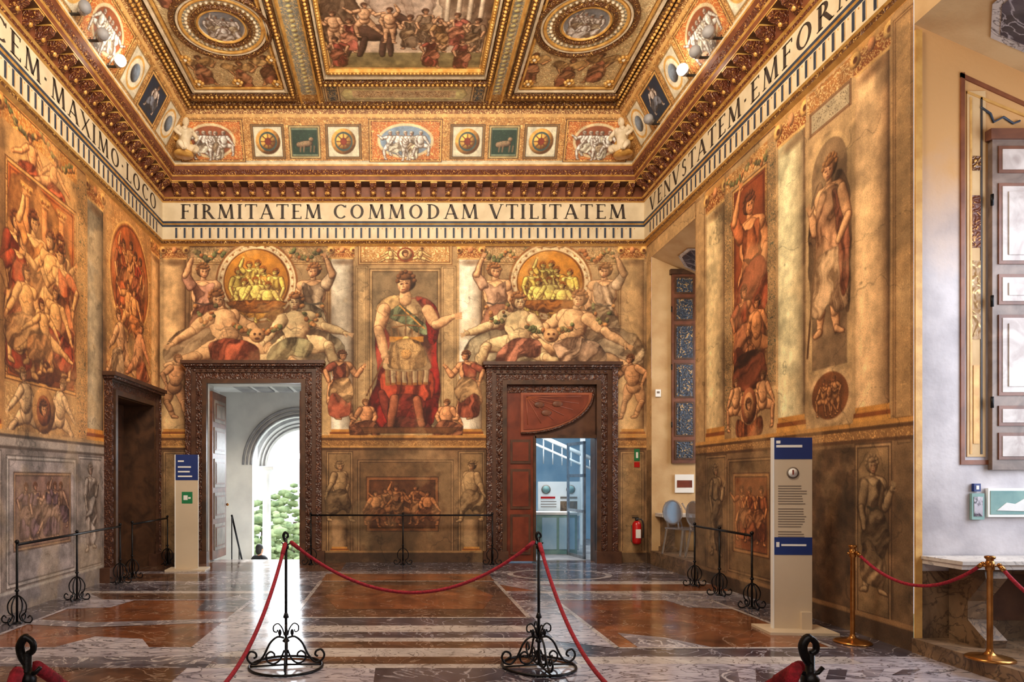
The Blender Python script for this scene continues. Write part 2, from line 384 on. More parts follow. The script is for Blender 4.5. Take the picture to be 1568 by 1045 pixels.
        if cap:
            s.rect(x0-2,y0,x1+2,y0+w*.55,(150,86,42)); s.arab(x0-2,y0,x1+2,y0+w*.55,(230,188,120),5,.5,3)
            s.rect(x0-5,y0-2,x1+5,y0+w*.13,(196,148,84))
            for sg in(-1,1):
                s.ell(cx+sg*w*.5,y0+w*.22,w*.17,w*.17,(220,170,98),sh=1); s.ell(cx+sg*w*.5,y0+w*.22,w*.07,w*.07,(100,52,26))
            s.ell(cx,y0+w*.2,w*.12,w*.14,(206,140,90),sh=1)
            s.rect(x0,y0+w*.55,x1,y0+w*.62,(230,188,120)); s.soft(cx,y0+w*.75,w*.6,w*.2,(90,56,30),.6)
        if base:
            for i,(yy,cc,e) in enumerate(((0.42,(206,146,70),0),(0.3,(140,78,34),2),(.2,(216,160,82),3),(.08,(130,74,32),4))):
                s.rect(x0-e,y1-w*yy,x1+e,y1-w*yy+w*.14,cc)
HAIR=(104,64,38)
def head(cv,x,y,h,skin,hair,flip=1):
    r=h*.5; w0=cv.wa; cv.wa=min(cv.wa,h*.05)
    hd=tuple(c*.8 for c in hair)
    cv.ell(x-flip*r*.14,y-r*.16,r*.9,r*.96,hd,sh=1)
    cv.ell(x+flip*r*.1,y+r*.14,r*.6,r*.76,skin,sh=1); cv.ell(x+flip*r*.14,y+r*.56,r*.36,r*.38,skin,sh=1)
    cv.ell(x-flip*r*.02,y-r*.6,r*.72,r*.36,hair,sh=1)
    if h>8:
        for k in range(7):
            a=math.pi*(1.02+.16*k) if flip>0 else math.pi*(-.02-.16*k+2)
            cv.ell(x-flip*r*.12+r*.8*math.cos(a),y-r*.18+r*.84*math.sin(a),r*.22,r*.2,hair,sh=1)
    e=max(r*.085,.4); dk=(70,38,26)
    for k in (-.14,.34):
        cv.ell(x+flip*r*k,y+r*.05,e*1.7,e,dk,a=.9)
        cv.line([(x+flip*r*(k-.14),y-r*.14),(x+flip*r*(k+.14),y-r*.16)],e*.5,dk,.7)
    cv.line([(x+flip*r*.13,y-r*.02),(x+flip*r*.2,y+r*.34),(x+flip*r*.06,y+r*.36)],e*.5,(140,84,56),.8)
    cv.line([(x+flip*r*.0,y+r*.56),(x+flip*r*.28,y+r*.56)],e*.6,(130,52,38),.9)
    cv.soft(x+flip*r*.12,y+r*.76,r*.4,r*.16,(110,62,40),.5); cv.soft(x-flip*r*.25,y+r*.4,r*.3,r*.4,(140,84,54),.45)
    cv.wa=w0
def body(cv,J,h,skin,hair=HAIR,legs=True,arms=True,flip=1,fat=1.):
    hd,nk,sl,sr,el,hl,er,hr,pl,pr,kl,fl,kr,fr=J; f=fat
    w0=cv.wa; cv.wa=h*.12
    mid=lambda a,b,t=.5:(a[0]*(1-t)+b[0]*t,a[1]*(1-t)+b[1]*t)
    def foot(k,ft):
        d=1 if ft[0]>=k[0] else -1
        cv.limb(ft,h*.15,(ft[0]+d*h*.38,ft[1]+h*.1),h*.09,skin)
        for i in range(3): cv.line([(ft[0]+d*h*(.36+.03*i),ft[1]+h*.03*i),(ft[0]+d*h*.46,ft[1]+h*(.06+.03*i))],h*.012,(110,66,44),.6)
    def hand(e_,q):
        dx,dy=q[0]-e_[0],q[1]-e_[1]; L=math.hypot(dx,dy)+1e-6; dx/=L;dy/=L
        cv.limb(q,h*.12,(q[0]+dx*h*.16,q[1]+dy*h*.16),h*.11,skin)
        for k in (-1.2,-.4,.4,1.2): cv.line([(q[0]+dx*h*.2-dy*k*h*.06,q[1]+dy*h*.2+dx*k*h*.06),(q[0]+dx*h*.42-dy*k*h*.11,q[1]+dy*h*.42+dx*k*h*.11)],h*.035,skin)
        cv.line([(q[0]-dy*h*.1,q[1]+dx*h*.1),(q[0]+dx*h*.12-dy*h*.24,q[1]+dy*h*.12+dx*h*.24)],h*.035,skin)
    if legs:
        for p,k,ft in ((pr,kr,fr),(pl,kl,fl)):
            cv.limb(p,h*.44*f,k,h*.25*f,skin); cv.limb(k,h*.24*f,ft,h*.13*f,skin); cv.limb(mid(k,ft,.1),h*.2*f,mid(k,ft,.55),h*.2*f,skin,.8); foot(k,ft)
            cv.ell(k[0],k[1],h*.13,h*.13,tuple(min(255,c*1.06) for c in skin),a=.35); cv.line([(k[0]-h*.12,k[1]+h*.14),(k[0],k[1]+h*.18),(k[0]+h*.12,k[1]+h*.14)],h*.02,(120,72,48),.5)
    if arms: cv.limb(sr,h*.26*f,er,h*.19*f,skin); cv.limb(er,h*.2*f,hr,h*.11*f,skin); hand(er,hr)
    ch=mid(sl,sr); pv=mid(pl,pr); dk=tuple(c*.5 for c in skin)
    cv.limb(mid(ch,hd,.2),h*.2,nk,h*.18,skin)
    cv.limb(sl,h*.3*f,sr,h*.3*f,skin)
    c1=mid(ch,pv,.22); c2=mid(ch,pv,.62); c3=mid(ch,pv,.98)
    cv.limb(c2,h*.46*f,c3,h*.56*f,skin); cv.limb(c1,h*.66*f,c2,h*.48*f,skin)
    dx,dy=(pv[0]-ch[0]),(pv[1]-ch[1])
    cv.line([mid(ch,pv,.15),mid(ch,pv,.85)],h*.02,dk,.5)
    m1=mid(ch,pv,.36); nx,ny=-dy,dx; L=math.hypot(nx,ny)+1e-6; nx/=L;ny/=L; ax,ay=dx/L,dy/L
    for sg in(-1,1):
        cv.soft(m1[0]+sg*nx*h*.3-ax*h*.1,m1[1]+sg*ny*h*.3-ay*h*.1,h*.26,h*.24,tuple(min(255,c*1.12) for c in skin),.55)
        cv.line([(m1[0]+sg*nx*h*.04,m1[1]+sg*ny*h*.04),(m1[0]+sg*nx*h*.3+ax*h*.1,m1[1]+sg*ny*h*.3+ay*h*.1),(m1[0]+sg*nx*h*.52-ax*h*.1,m1[1]+sg*ny*h*.52-ay*h*.1)],h*.03,dk,.65)
        for k in (.5,.62,.74):
            q=mid(ch,pv,k); cv.line([(q[0]+sg*nx*h*.05,q[1]+sg*ny*h*.05),(q[0]+sg*nx*h*.24,q[1]+sg*ny*h*.24)],h*.018,dk,.4)
    m2=mid(ch,pv,.8); cv.ell(m2[0],m2[1],h*.04,h*.05,dk)
    if arms: cv.limb(sl,h*.27*f,el,h*.2*f,skin); cv.limb(el,h*.2*f,hl,h*.11*f,skin); hand(el,hl)
    head(cv,hd[0],hd[1],h*1.05,skin,hair,flip); cv.wa=w0
POSE={
'stand':[(0,.5),(0,1.0),(-.8,1.55),(.8,1.55),(-1.15,2.8),(-.8,3.9),(1.25,2.7),(1.7,1.8),(-.35,3.6),(.38,3.6),(-.45,5.4),(-.6,7.2),(.65,5.35),(.8,7.1)],
'raise':[(0,.5),(0,1.0),(-.8,1.55),(.8,1.55),(-1.3,.8),(-.9,-.3),(1.2,2.7),(.9,3.8),(-.35,3.6),(.38,3.6),(-.4,5.4),(-.5,7.2),(.6,5.35),(.7,7.1)],
'sit':[(0,.5),(.05,1.),(-.85,1.5),(.85,1.5),(-1.5,2.5),(-2.,3.3),(1.35,2.5),(.9,3.5),(-.4,3.5),(.5,3.5),(-1.9,3.9),(-1.8,6.),(1.4,4.3),(1.9,6.1)],
'recl':[(0,.5),(.2,1.),(-.5,1.6),(1.,1.4),(-1.6,2.4),(-3.,3.1),(2.,2.1),(2.8,2.9),(.4,3.3),(1.2,3.3),(-1.6,4.),(-3.4,4.9),(3.4,3.9),(5.,4.5)],
'run':[(0,.5),(-.1,1.),(-.9,1.5),(.65,1.5),(-1.9,1.9),(-2.7,1.2),(1.5,2.3),(2.4,2.),(-.5,3.5),(.3,3.5),(-1.5,4.9),(-1.2,6.9),(1.2,5.),(2.3,6.3)],
'lean':[(.4,.6),(.3,1.1),(-.5,1.6),(1.,1.7),(-1.4,2.2),(-1.,3.2),(1.8,2.6),(2.4,1.8),(-.5,3.7),(.4,3.7),(-.9,5.3),(-.2,6.9),(.9,5.3),(1.3,7.)]}
def fig(cv,pose,x,y,h,skin=(214,162,114),flip=1,hair=HAIR,sx=1.,fat=1.1,robe=None,rc=1.,sash=None):
    J=[(x+flip*sx*p[0]*h,y+p[1]*h) for p in POSE[pose]]
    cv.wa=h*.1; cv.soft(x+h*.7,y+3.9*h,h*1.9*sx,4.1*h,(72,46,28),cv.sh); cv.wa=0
    body(cv,J,h,skin,hair,flip=flip,fat=fat)
    cv.wa=h*.16
    X=lambda a:x+flip*sx*a*h
    if robe:
        if pose in('stand','raise','lean','run'):
            cv.poly([(X(-.75),y+1.35*h),(X(0),y+1.6*h),(X(.75),y+1.35*h),(X(.6),y+2.9*h),(X(1.0),y+4.5*h),(X(1.2*rc),y+6.5*h),(X(.3),y+6.9*h),(X(-1.0*rc),y+6.6*h),(X(-.95),y+4.4*h),(X(-.55),y+2.9*h)],robe,(.12,h*.62,.5))
            cv.line([(X(-.58),y+2.75*h),(X(0),y+2.9*h),(X(.6),y+2.75*h)],h*.06,tuple(c*.5 for c in robe))
            s2=sash or tuple(.6*c+.4*k for c,k in zip(robe,(200,162,112)))
            cv.poly([(X(-.5),y+3.2*h),(X(.9),y+2.9*h),(X(1.5),y+4.2*h),(X(.9),y+5.4*h),(X(-.3),y+4.4*h),(X(-1.1),y+4.7*h)],s2,(.9,h*.5,.5))
            a,b,c=J[2],J[4],J[5]; cv.limb(a,h*.3,b,h*.26,robe); cv.wa=h*.1; cv.limb(b,h*.2,c,h*.11,skin)
            head(cv,J[0][0],J[0][1],h*1.05,skin,hair,flip)
        else:
            cv.poly([(X(-.6),y+3.1*h),(X(.8),y+3.0*h),(X(1.8),y+4.0*h),(X(1.6),y+5.4*h),(X(.5),y+4.9*h),(X(-.6),y+5.5*h),(X(-2.0),y+5.2*h),(X(-2.1),y+3.7*h)],robe,(.9,h*.55,.5))
    cv.wa=0
    return J
def canvas_mesh(name,cv,fn,mat='fresco',holes=()):
    U,V=np.meshgrid(cv.us,cv.vs); X,Y,Z=fn(U,V)
    co=np.stack([X,Y,Z],-1).reshape(-1,3).astype(np.float32)
    nv,nu=cv.nv,cv.nu; idx=np.arange(nv*nu).reshape(nv,nu)
    a=idx[:-1,:-1];b=idx[:-1,1:];c=idx[1:,1:];d=idx[1:,:-1]
    uc=(cv.us[:-1]+cv.us[1:])/2; vc=(cv.vs[:-1]+cv.vs[1:])/2; UC,VC=np.meshgrid(uc,vc); keep=np.ones(UC.shape,bool)
    for (x0,y0,x1,y1) in holes: keep&=~((UC>x0)&(UC<x1)&(VC>y0)&(VC<y1))
    q=np.stack([a,d,c,b],-1)[keep].astype(np.int32); nf=len(q)
    me=bpy.data.meshes.new(name); me.vertices.add(len(co)); me.vertices.foreach_set('co',co.ravel())
    me.loops.add(nf*4); me.loops.foreach_set('vertex_index',q.ravel()); me.polygons.add(nf)
    me.polygons.foreach_set('loop_start',np.arange(0,nf*4,4,dtype=np.int32))
    me.update(calc_edges=True); me.validate()
    at=me.color_attributes.new('Col','FLOAT_COLOR','POINT')
    C=np.clip(cv.C.reshape(-1,3),0,1); Ln=np.where(C<=.04045,C/12.92,((C+.055)/1.055)**2.4)
    at.data.foreach_set('color',np.concatenate([Ln,np.ones((len(Ln),1))],1).astype(np.float32).ravel())
    me.materials.append(MATS[mat]); ob=bpy.data.objects.new(name,me); scn.collection.objects.link(ob)
    return ob
SK=(216,166,122); SK2=(200,140,98); GRI=(166,138,100)
def medallion(cv,cx,cy,rx,ry,seed=1):
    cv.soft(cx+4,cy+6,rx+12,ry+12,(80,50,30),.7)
    cv.ell(cx,cy,rx+3,ry+3,(140,92,50)); cv.ell(cx,cy,rx,ry,(228,208,170)); cv.ell(cx,cy,rx-3,ry-3,(176,140,94)); cv.ell(cx,cy,rx-4,ry-4,(230,212,174))
    n=52
    for i in range(n):
        a=2*math.pi*i/n; cv.ell(cx+(rx-5)*math.cos(a),cy+(ry-5)*math.sin(a),1.8,1.8,(150,100,58) if i%2 else (244,230,196))
    cv.ell(cx,cy,rx-9,ry-9,(126,72,24)); cv.ell(cx,cy,rx-11,ry-11,(204,140,44),sh=1); cv.ell(cx,cy,rx-12,ry-12,(196,134,48),a=.8)
    cv.mott(cx-rx+11,cy-ry+11,cx+rx-11,cy+ry-11,.18,10,seed)
    s0=cv.sh; cv.sh=.22
    G=(248,206,108); h=ry*.2; rd=random.Random(seed)
    for dx,dy,p,fl in ((-.56,-.42,'stand',1),(.02,-.66,'stand',-1),(-.22,-.62,'raise',1),(.26,-.5,'lean',-1),(.56,-.4,'stand',-1),(-.36,-.1,'sit',-1),(-.02,-.15,'sit',1),(.34,0,'sit',-1)):
        fig(cv,p,cx+dx*rx*.85,cy+dy*ry*.85,h*.9,G,fl,(160,96,30),robe=rd.choice([(242,196,92),(220,156,62),None]),fat=1.2)
    cv.sh=s0
    cv.poly([(cx-rx*.7,cy+ry*.5),(cx+rx*.7,cy+ry*.5),(cx+rx*.4,cy+ry*.76),(cx-rx*.4,cy+ry*.76)],(156,96,36),(1.4,6,.4))
    cv.ell(cx,cy-ry-1,15,7,(210,166,106),sh=1); cv.ell(cx,cy-ry-1,6,4,(110,54,40))
    for sg in(-1,1): cv.ell(cx+sg*16,cy-ry+2,7,4,(198,154,96),sh=1)
def garland(cv,x0,x1,y,dip,seed=0,r=4.):
    rd=random.Random(seed); n=int(abs(x1-x0)/4.2)
    for i in range(n+1):
        t=i/n
        for k in range(2): cv.ell(x0+(x1-x0)*t+rd.uniform(-2,2),y+dip*math.sin(math.pi*t)+rd.uniform(-3,3),r*rd.uniform(.6,1),r*rd.uniform(.6,1),rd.choice([(98,106,64),(154,98,54),(128,118,72),(188,134,78),(86,80,52)]),sh=1)
def paint_back():
    cv=Cv(245,368,990,863,.8,(192,162,118))
    cv.mott(245,368,990,863,.16,60,3)
    cv.rect(245,368,990,402,(174,142,98)); cv.arab(245,374,990,404,(220,194,148),8,.4,5,True,.9); cv.arab(245,374,990,404,(84,92,62),10,.22,15,True,.8); cv.arab(245,374,990,404,(142,74,48),9,.16,25,True,.8)
    cv.rect(245,368,990,377,(190,138,72)); cv.line([(245,378),(990,378)],.8,(84,48,24))
    for a,b in ((290,505),(738,950)):
        cv.rect(a,402,b,563,(180,152,112)); cv.mott(a,402,b,563,.24,22,8)
        cv.frame(a,402,b,563,3,(204,174,124),(110,74,40)); cv.rect(a,520,b,563,(136,100,66),.75)
        for k in range(4):
            x=a+22+k*(b-a-44)/3; cv.soft(x,500,26,70,(118,82,52),.5)
        cv.arab(a,402,b,520,(152,120,80),14,.2,31,True,.6)
    for k in range(6):
        x=300+k*38; garland(cv,x,x+34,384,14,k); x=742+k*38; garland(cv,x,x+34,384,14,k+9)
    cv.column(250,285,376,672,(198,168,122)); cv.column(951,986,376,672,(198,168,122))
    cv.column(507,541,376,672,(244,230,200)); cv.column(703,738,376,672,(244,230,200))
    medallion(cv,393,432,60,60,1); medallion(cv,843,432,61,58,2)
    cv.rect(543,378,700,664,(174,146,106)); cv.rect(549,372,692,405,(186,140,84)); cv.frame(549,374,692,405,3,(220,186,130),(110,66,34))
    cv.arab(553,378,688,401,(238,210,156),7,.5,21); fig(cv,'recl',596,379,4.6,(236,190,130),1); fig(cv,'recl',646,379,4.6,(236,190,130),-1)
    cv.ell(621,390,13,11,(130,66,40)); cv.ell(621,390,10,8.5,(224,184,130),sh=1); head(cv,621,389,11,(220,170,120),HAIR)
    for x0,x1 in ((545,563),(676,698)):
        cv.rect(x0,408,x1,660,(194,166,124)); cv.frame(x0,408,x1,660,2.5,(214,188,144),(120,90,58)); cv.arab(x0+3,412,x1-3,656,(152,122,82),6,.25,41,True,.6)
    cv.rect(566,412,674,660,(130,112,86)); cv.frame(566,412,674,660,4,(182,154,112),(84,60,38)); cv.mott(566,412,674,660,.24,16,12)
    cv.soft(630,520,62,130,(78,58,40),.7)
    RED=(148,26,20); cv.wa=1.6
    cv.poly([(596,462),(636,456),(660,464),(672,486),(668,540),(674,590),(666,640),(650,656),(632,640),(604,640),(588,658),(568,652),(564,618),(578,580),(574,520),(580,478)],RED,(.15,15,.55))
    for k,ft,dd in (((604,612),(600,650),-1),((638,612),(644,648),1)):
        cv.limb((k[0]+dd*-2,580),12,k,8.5,SK); cv.limb(k,8.5,ft,6.5,(120,50,34)); cv.limb(ft,6,(ft[0]+dd*12,ft[1]+8),4.5,(100,40,28))
        cv.line([(k[0]-7,k[1]+8),(k[0]+7,k[1]+8)],1.3,(210,166,98)); cv.line([(k[0]-7,k[1]+18),(k[0]+7,k[1]+18)],1.,(210,166,98)); cv.ell(k[0],k[1]+3,4,4,(200,150,86),sh=1)
    cv.poly([(590,566),(656,566),(664,606),(646,614),(622,608),(600,616),(584,608)],(164,60,36),(.1,9,.55))
    for i in range(8):
        x=590+i*8.4; cv.rect(x,560,x+6.6,588,(184,166,134) if i%2 else (150,114,72)); cv.rect(x,586,x+6.6,590,(150,96,50)); cv.line([(x+7.2,560),(x+7.4,588)],.6,(70,40,28)); cv.soft(x+5,575,3,14,(80,54,38),.6)
    cv.poly([(588,466),(606,458),(640,458),(656,468),(652,500),(644,520),(654,546),(656,566),(590,566),(592,546),(598,520),(590,500)],(170,146,108),(.3,13,.5))
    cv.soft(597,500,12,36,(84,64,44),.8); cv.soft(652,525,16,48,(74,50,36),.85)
    cv.poly([(590,466),(606,462),(654,500),(650,514),(618,496),(592,484)],(110,124,92),(.5,9,.5))
    cv.line([(606,462),(650,504)],1.2,(200,146,74)); cv.line([(600,502),(622,498),(646,500)],1.1,(130,92,56)); cv.line([(602,484),(640,482)],1.,(124,92,60)); cv.line([(622,462),(621,516)],.9,(110,82,56),.8)
    for k in range(5): cv.line([(598+k*11,504),(600+k*10,515)],.8,(124,90,58))
    cv.rect(596,516,649,524,(184,128,56)); cv.ell(622,520,6,5,(226,186,106),sh=1); cv.poly([(604,524),(642,524),(652,560),(622,566),(594,560)],(172,138,88),(.05,9,.5)); cv.ell(622,543,8,8,(196,144,74),sh=1); cv.arab(600,526,646,560,(110,72,42),5,.32,71)
    cv.poly([(636,454),(660,462),(674,486),(670,520),(658,526),(650,480)],RED,(.1,10,.55)); cv.poly([(586,458),(612,452),(622,458),(606,470),(584,482),(576,474)],(188,158,108),(.8,8,.45))
    cv.limb((588,474),9,(580,506),7.5,SK); cv.limb((580,506),7.5,(589,540),5.5,SK); cv.ell(590,546,6.5,6,SK,sh=1)
    for k in range(4): cv.line([(586+k*2.6,549),(587+k*2.6,556)],1.2,SK)
    cv.limb((655,476),8.5,(668,498),7,SK); cv.limb((668,498),7,(690,487),4.5,SK); cv.ell(696,485,6.5,4.5,SK,sh=1)
    for k in range(4): cv.line([(698,482+k*2.4),(706,480+k*2.8)],1.1,SK)
    cv.limb((620,446),7,(621,460),8.5,SK); head(cv,620,434,33,SK,(104,66,38),-1)
    cv.line([(588,550),(562,606)],1.3,(100,66,40)); cv.limb((584,602),5,(600,640),9,(120,42,30)); cv.wa=0
    for x,f in ((560,1),(684,-1)):
        fig(cv,'sit',x,612,10.8,(212,148,102),f,(130,84,44),fat=1.4,robe=(150,92,62))
    cv.wa=1.5; cv.poly([(596,612),(612,604),(640,606),(652,622),(650,654),(598,656)],(120,38,28),(.7,10,.55),a=.7)
    cv.limb((604,610),6,(598,652),5,(150,84,56)); cv.limb((638,612),6,(646,650),5,(150,84,56)); cv.wa=0
    cv.poly([(552,655),(700,655),(694,664),(558,664)],(110,68,38),None,False)
    def mirror(J,m,dx=0): return [(m-p[0]+dx,p[1]) for p in J]
    Cj=[(333,458),(338,473),(320,488),(358,484),(294,508),(262,528),(384,502),(404,520),(340,528),(366,528),(300,546),(262,558),(412,534),(448,552)]
    Dj=[(452,462),(450,477),(432,490),(474,486),(418,508),(402,524),(498,500),(530,510),(438,528),(466,526),(414,548),(386,556),(502,530),(524,584)]
    for s in (0,1):
        if s==0: X=lambda x:x; fl=1; C_,D_=Cj,Dj; r1,r2=(182,134,112),(190,168,140); sa1,sa2=(152,96,74),(162,152,126)
        else: X=lambda x:1238-x; fl=-1; C_=mirror(Cj,1238,-18); D_=mirror(Dj,1238,9); r1,r2=(200,176,148),(192,156,130); sa1,sa2=(172,154,124),(162,112,84)
        fig(cv,'raise',X(312),404,22,SK,fl,(130,88,50),robe=r1,rc=1.25,fat=1.2,sash=sa1); fig(cv,'raise',X(480),404,22,SK,-fl,(140,94,54),robe=r2,rc=1.25,fat=1.2,sash=sa2)
        cv.wa=3.
        cv.poly([(X(256),524),(X(290),504),(X(352),508),(X(378),530),(X(366),560),(X(300),563),(X(256),560)],(190,170,138),(.9,15,.55))
        cv.poly([(X(392),516),(X(440),506),(X(498),508),(X(528),534),(X(506),562),(X(430),563),(X(386),558)],(162,152,126),(.7,15,.55)); cv.wa=0
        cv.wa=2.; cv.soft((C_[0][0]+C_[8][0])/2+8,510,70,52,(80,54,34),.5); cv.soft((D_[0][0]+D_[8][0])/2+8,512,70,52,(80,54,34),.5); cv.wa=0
        body(cv,C_,26,(216,170,124),(140,92,52),flip=fl,fat=1.25); body(cv,D_,26,(232,190,146),(146,98,56),flip=-fl,fat=1.25)
        cv.wa=2.6
        cx=X(345)-(18 if s else 0)
        cv.poly([(cx-26,530),(cx-6,519),(cx+20,520),(cx+44,528),(cx+54,550),(cx+36,563),(cx+6,552),(cx-12,562)],(168,82,54) if s==0 else (198,164,134),(.8,11,.6))
        cx=X(448)+(9 if s else 0)
        cv.poly([(cx-32,534),(cx-12,520),(cx+14,519),(cx+32,528),(cx+22,548),(cx-2,544),(cx-14,560),(cx-38,556)],(140,136,102) if s==0 else (178,114,90),(.5,11,.6))
        cv.wa=0
        garland(cv,X(360),X(430),500,10,s+31,4.5)
        cv.ell(X(394),514,12,11,(194,150,102),sh=1); cv.ell(X(390),512,2,2,(80,46,28)); cv.ell(X(398),512,2,2,(80,46,28)); cv.ell(X(394),519,4,2,(80,46,28))
        garland(cv,X(330),X(300),470,26,s+41,4); garland(cv,X(462),X(492),470,26,s+51,4)
        fig(cv,'lean',X(519),536,15,(210,152,106),fl,HAIR,robe=(154,76,54),fat=1.3,sash=(186,150,106))
        fig(cv,'lean',X(268),542,14,(188,140,98),fl,HAIR,fat=1.25)
    cv.rect(245,667,990,863,(126,98,70)); cv.mott(245,667,990,863,.3,30,31)
    for y,w,c in ((667,4,(196,142,74)),(671,4,(100,64,36)),(675,8,(150,106,62)),(683,3,(200,154,92)),(686,4,(84,56,36))): cv.rect(245,y,990,y+w,c)
    cv.arab(245,675,990,683,(206,160,98),5,.4,8)
    for x0,x1 in ((500,540),(702,742),(250,284),(950,986)):
        cv.rect(x0,692,x1,848,(138,112,80)); cv.frame(x0,692,x1,848,3,(166,136,98),(78,54,38)); cv.mott(x0,692,x1,848,.3,14,33)
        if x1-x0>36:
            fig(cv,'sit',(x0+x1)/2,706,15,GRI,1 if x0<600 else -1,(130,104,72),sx=.6,fat=1.2,robe=(150,124,90))
            cv.column(x0+8,x1-8,796,848,(146,118,86),cap=False)
        else: cv.arab(x0+3,696,x1-3,844,(162,132,94),8,.3,43,True,.7)
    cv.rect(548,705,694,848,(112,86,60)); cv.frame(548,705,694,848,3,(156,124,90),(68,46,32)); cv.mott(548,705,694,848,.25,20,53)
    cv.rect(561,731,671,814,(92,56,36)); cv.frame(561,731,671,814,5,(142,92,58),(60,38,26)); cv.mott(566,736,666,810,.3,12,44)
    OR=(180,118,72); s0=cv.sh; cv.sh=.22
    for x,y,p,f in ((590,748,'run',1),(616,750,'recl',-1),(640,742,'lean',-1),(575,752,'sit',1),(655,752,'sit',-1),(606,744,'raise',1)): fig(cv,p,x,y,8.5,OR,f,(84,50,30),fat=1.25,robe=(140,86,52) if p!='recl' else None)
    cv.sh=s0
    cv.rect(245,846,990,863,(74,54,40)); cv.rect(245,844,990,847,(150,116,78))
    cv.mott(245,368,990,863,.14,7,77)
    return cv.finish()
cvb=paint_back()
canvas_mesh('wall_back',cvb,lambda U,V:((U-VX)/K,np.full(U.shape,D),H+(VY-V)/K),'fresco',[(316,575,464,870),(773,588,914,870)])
def figure_panel(cv,x0,x1,y0,y1,bg,frm=(196,144,78)):
    cv.rect(x0,y0,x1,y1,bg); cv.frame(x0,y0,x1,y1,4,frm,(88,54,30)); cv.mott(x0+4,y0+4,x1-4,y1-4,.25,14,19); cv.arab(x0,y0,x0+4,y1,(110,60,30),3,.3,3); cv.arab(x1-4,y0,x1,y1,(110,60,30),3,.3,3)
def paint_right():
    cv=Cv(0,368,540,863,.85,(192,162,118)); cv.mott(0,368,540,863,.16,50,5)
    cv.rect(0,368,540,378,(186,136,72)); cv.line([(0,379),(540,379)],.8,(84,48,24))
    cv.rect(169,378,196,692,(190,158,114)); cv.frame(169,380,196,692,2,(202,172,128),(130,96,60))
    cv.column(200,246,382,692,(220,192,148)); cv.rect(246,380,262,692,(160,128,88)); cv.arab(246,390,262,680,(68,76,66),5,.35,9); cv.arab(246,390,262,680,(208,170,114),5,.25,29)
    cv.rect(248,386,352,405,(180,128,72)); cv.arab(248,386,352,405,(228,194,136),6,.5,6); garland(cv,252,300,392,10,61,3.5); garland(cv,300,350,392,10,62,3.5)
    figure_panel(cv,264,336,408,642,(136,64,34),(206,160,98)); cv.frame(270,414,330,636,2,(100,42,24))
    cv.soft(300,470,30,70,(180,104,58),.6)
    fig(cv,'raise',302,424,26,(212,142,88),1,(100,50,28),robe=(194,108,60),rc=1.0,fat=1.25,sash=(154,70,40))
    fig(cv,'lean',284,520,15,(194,120,72),1,(100,50,28),robe=(152,68,38)); fig(cv,'sit',316,540,14,(198,130,78),-1,(100,50,28)); fig(cv,'recl',300,580,9,(188,120,74),1,(90,46,26),sx=.7)
    cv.poly([(275,600),(325,600),(330,634),(270,634)],(118,56,32),(1.3,10,.5))
    cv.rect(337,386,352,640,(166,134,94)); cv.arab(337,390,352,636,(80,88,74),5,.35,19); cv.arab(337,390,352,636,(208,174,120),5,.22,49)
    fig(cv,'sit',272,622,9.5,(208,154,106),1,(120,74,40),fat=1.4); fig(cv,'sit',328,622,9.5,(208,154,106),-1,(120,74,40),fat=1.4)
    cv.ell(300,655,16,20,(152,88,54),sh=1); cv.ell(300,655,11,15,(192,138,90),sh=1); head(cv,300,654,14,(202,154,108),HAIR)
    cv.poly([(276,668),(300,676),(324,668),(326,686),(300,690),(274,686)],(168,92,50),(.4,9,.5))
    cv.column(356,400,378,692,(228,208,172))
    cv.rect(402,378,468,692,(190,160,118)); cv.rect(404,380,466,398,(170,118,66)); cv.arab(404,380,466,398,(228,196,140),6,.5,26)
    cv.rect(408,399,464,420,(178,166,140)); cv.frame(408,399,464,420,1.5,(208,188,152),(110,74,48)); cv.arab(412,403,460,416,(84,66,54),3,.25,3,False)
    cv.ell(435,462,28,31,(202,172,126)); cv.rect(407,460,463,640,(202,172,126)); cv.ell(435,462,24,27,(142,116,86)); cv.rect(411,460,459,636,(138,112,84)); cv.mott(407,430,463,640,.28,12,29)
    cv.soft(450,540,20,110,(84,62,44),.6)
    cv.wa=2
    cv.poly([(424,468),(409,486),(406,540),(412,588),(424,560),(428,500)],(100,74,52),(.2,8,.55)); cv.poly([(446,468),(461,486),(464,540),(460,592),(448,560),(442,500)],(100,74,52),(.2,8,.55)); cv.wa=0
    fig(cv,'stand',435,450,21.5,(208,158,112),-1,(134,90,50),sx=.74,fat=1.25)
    cv.wa=1.8
    cv.poly([(421,482),(435,478),(449,482),(455,512),(450,548),(420,548),(417,512)],(188,140,102),(.3,10,.45)); cv.poly([(416,538),(454,538),(460,582),(446,590),(434,580),(420,590),(410,580)],(204,170,132),(.1,9,.55)); cv.poly([(440,482),(458,500),(462,560),(452,576),(446,520)],(160,94,66),(.1,8,.55)); cv.wa=0
    cv.line([(416,530),(404,622)],1.4,(84,56,36)); cv.limb((452,486),5.5,(460,512),4.5,(208,158,112)); cv.limb((460,512),4.5,(448,528),3,(208,158,112))
    cv.ell(436,661,29,25,(210,178,134)); cv.ell(436,661,25,21,(132,80,46)); cv.mott(408,638,464,686,.25,8,63); cv.sh=.15; fig(cv,'sit',428,646,5.4,(204,142,88),1); fig(cv,'lean',444,644,4.8,(204,142,88),-1); fig(cv,'run',436,648,4.4,(184,126,78),1); cv.sh=.36
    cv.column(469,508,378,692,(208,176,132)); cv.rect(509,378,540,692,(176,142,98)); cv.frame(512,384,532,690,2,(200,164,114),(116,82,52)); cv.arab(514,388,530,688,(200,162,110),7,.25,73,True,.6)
    cv.rect(0,690,540,863,(128,102,74)); cv.mott(0,690,540,863,.3,26,41)
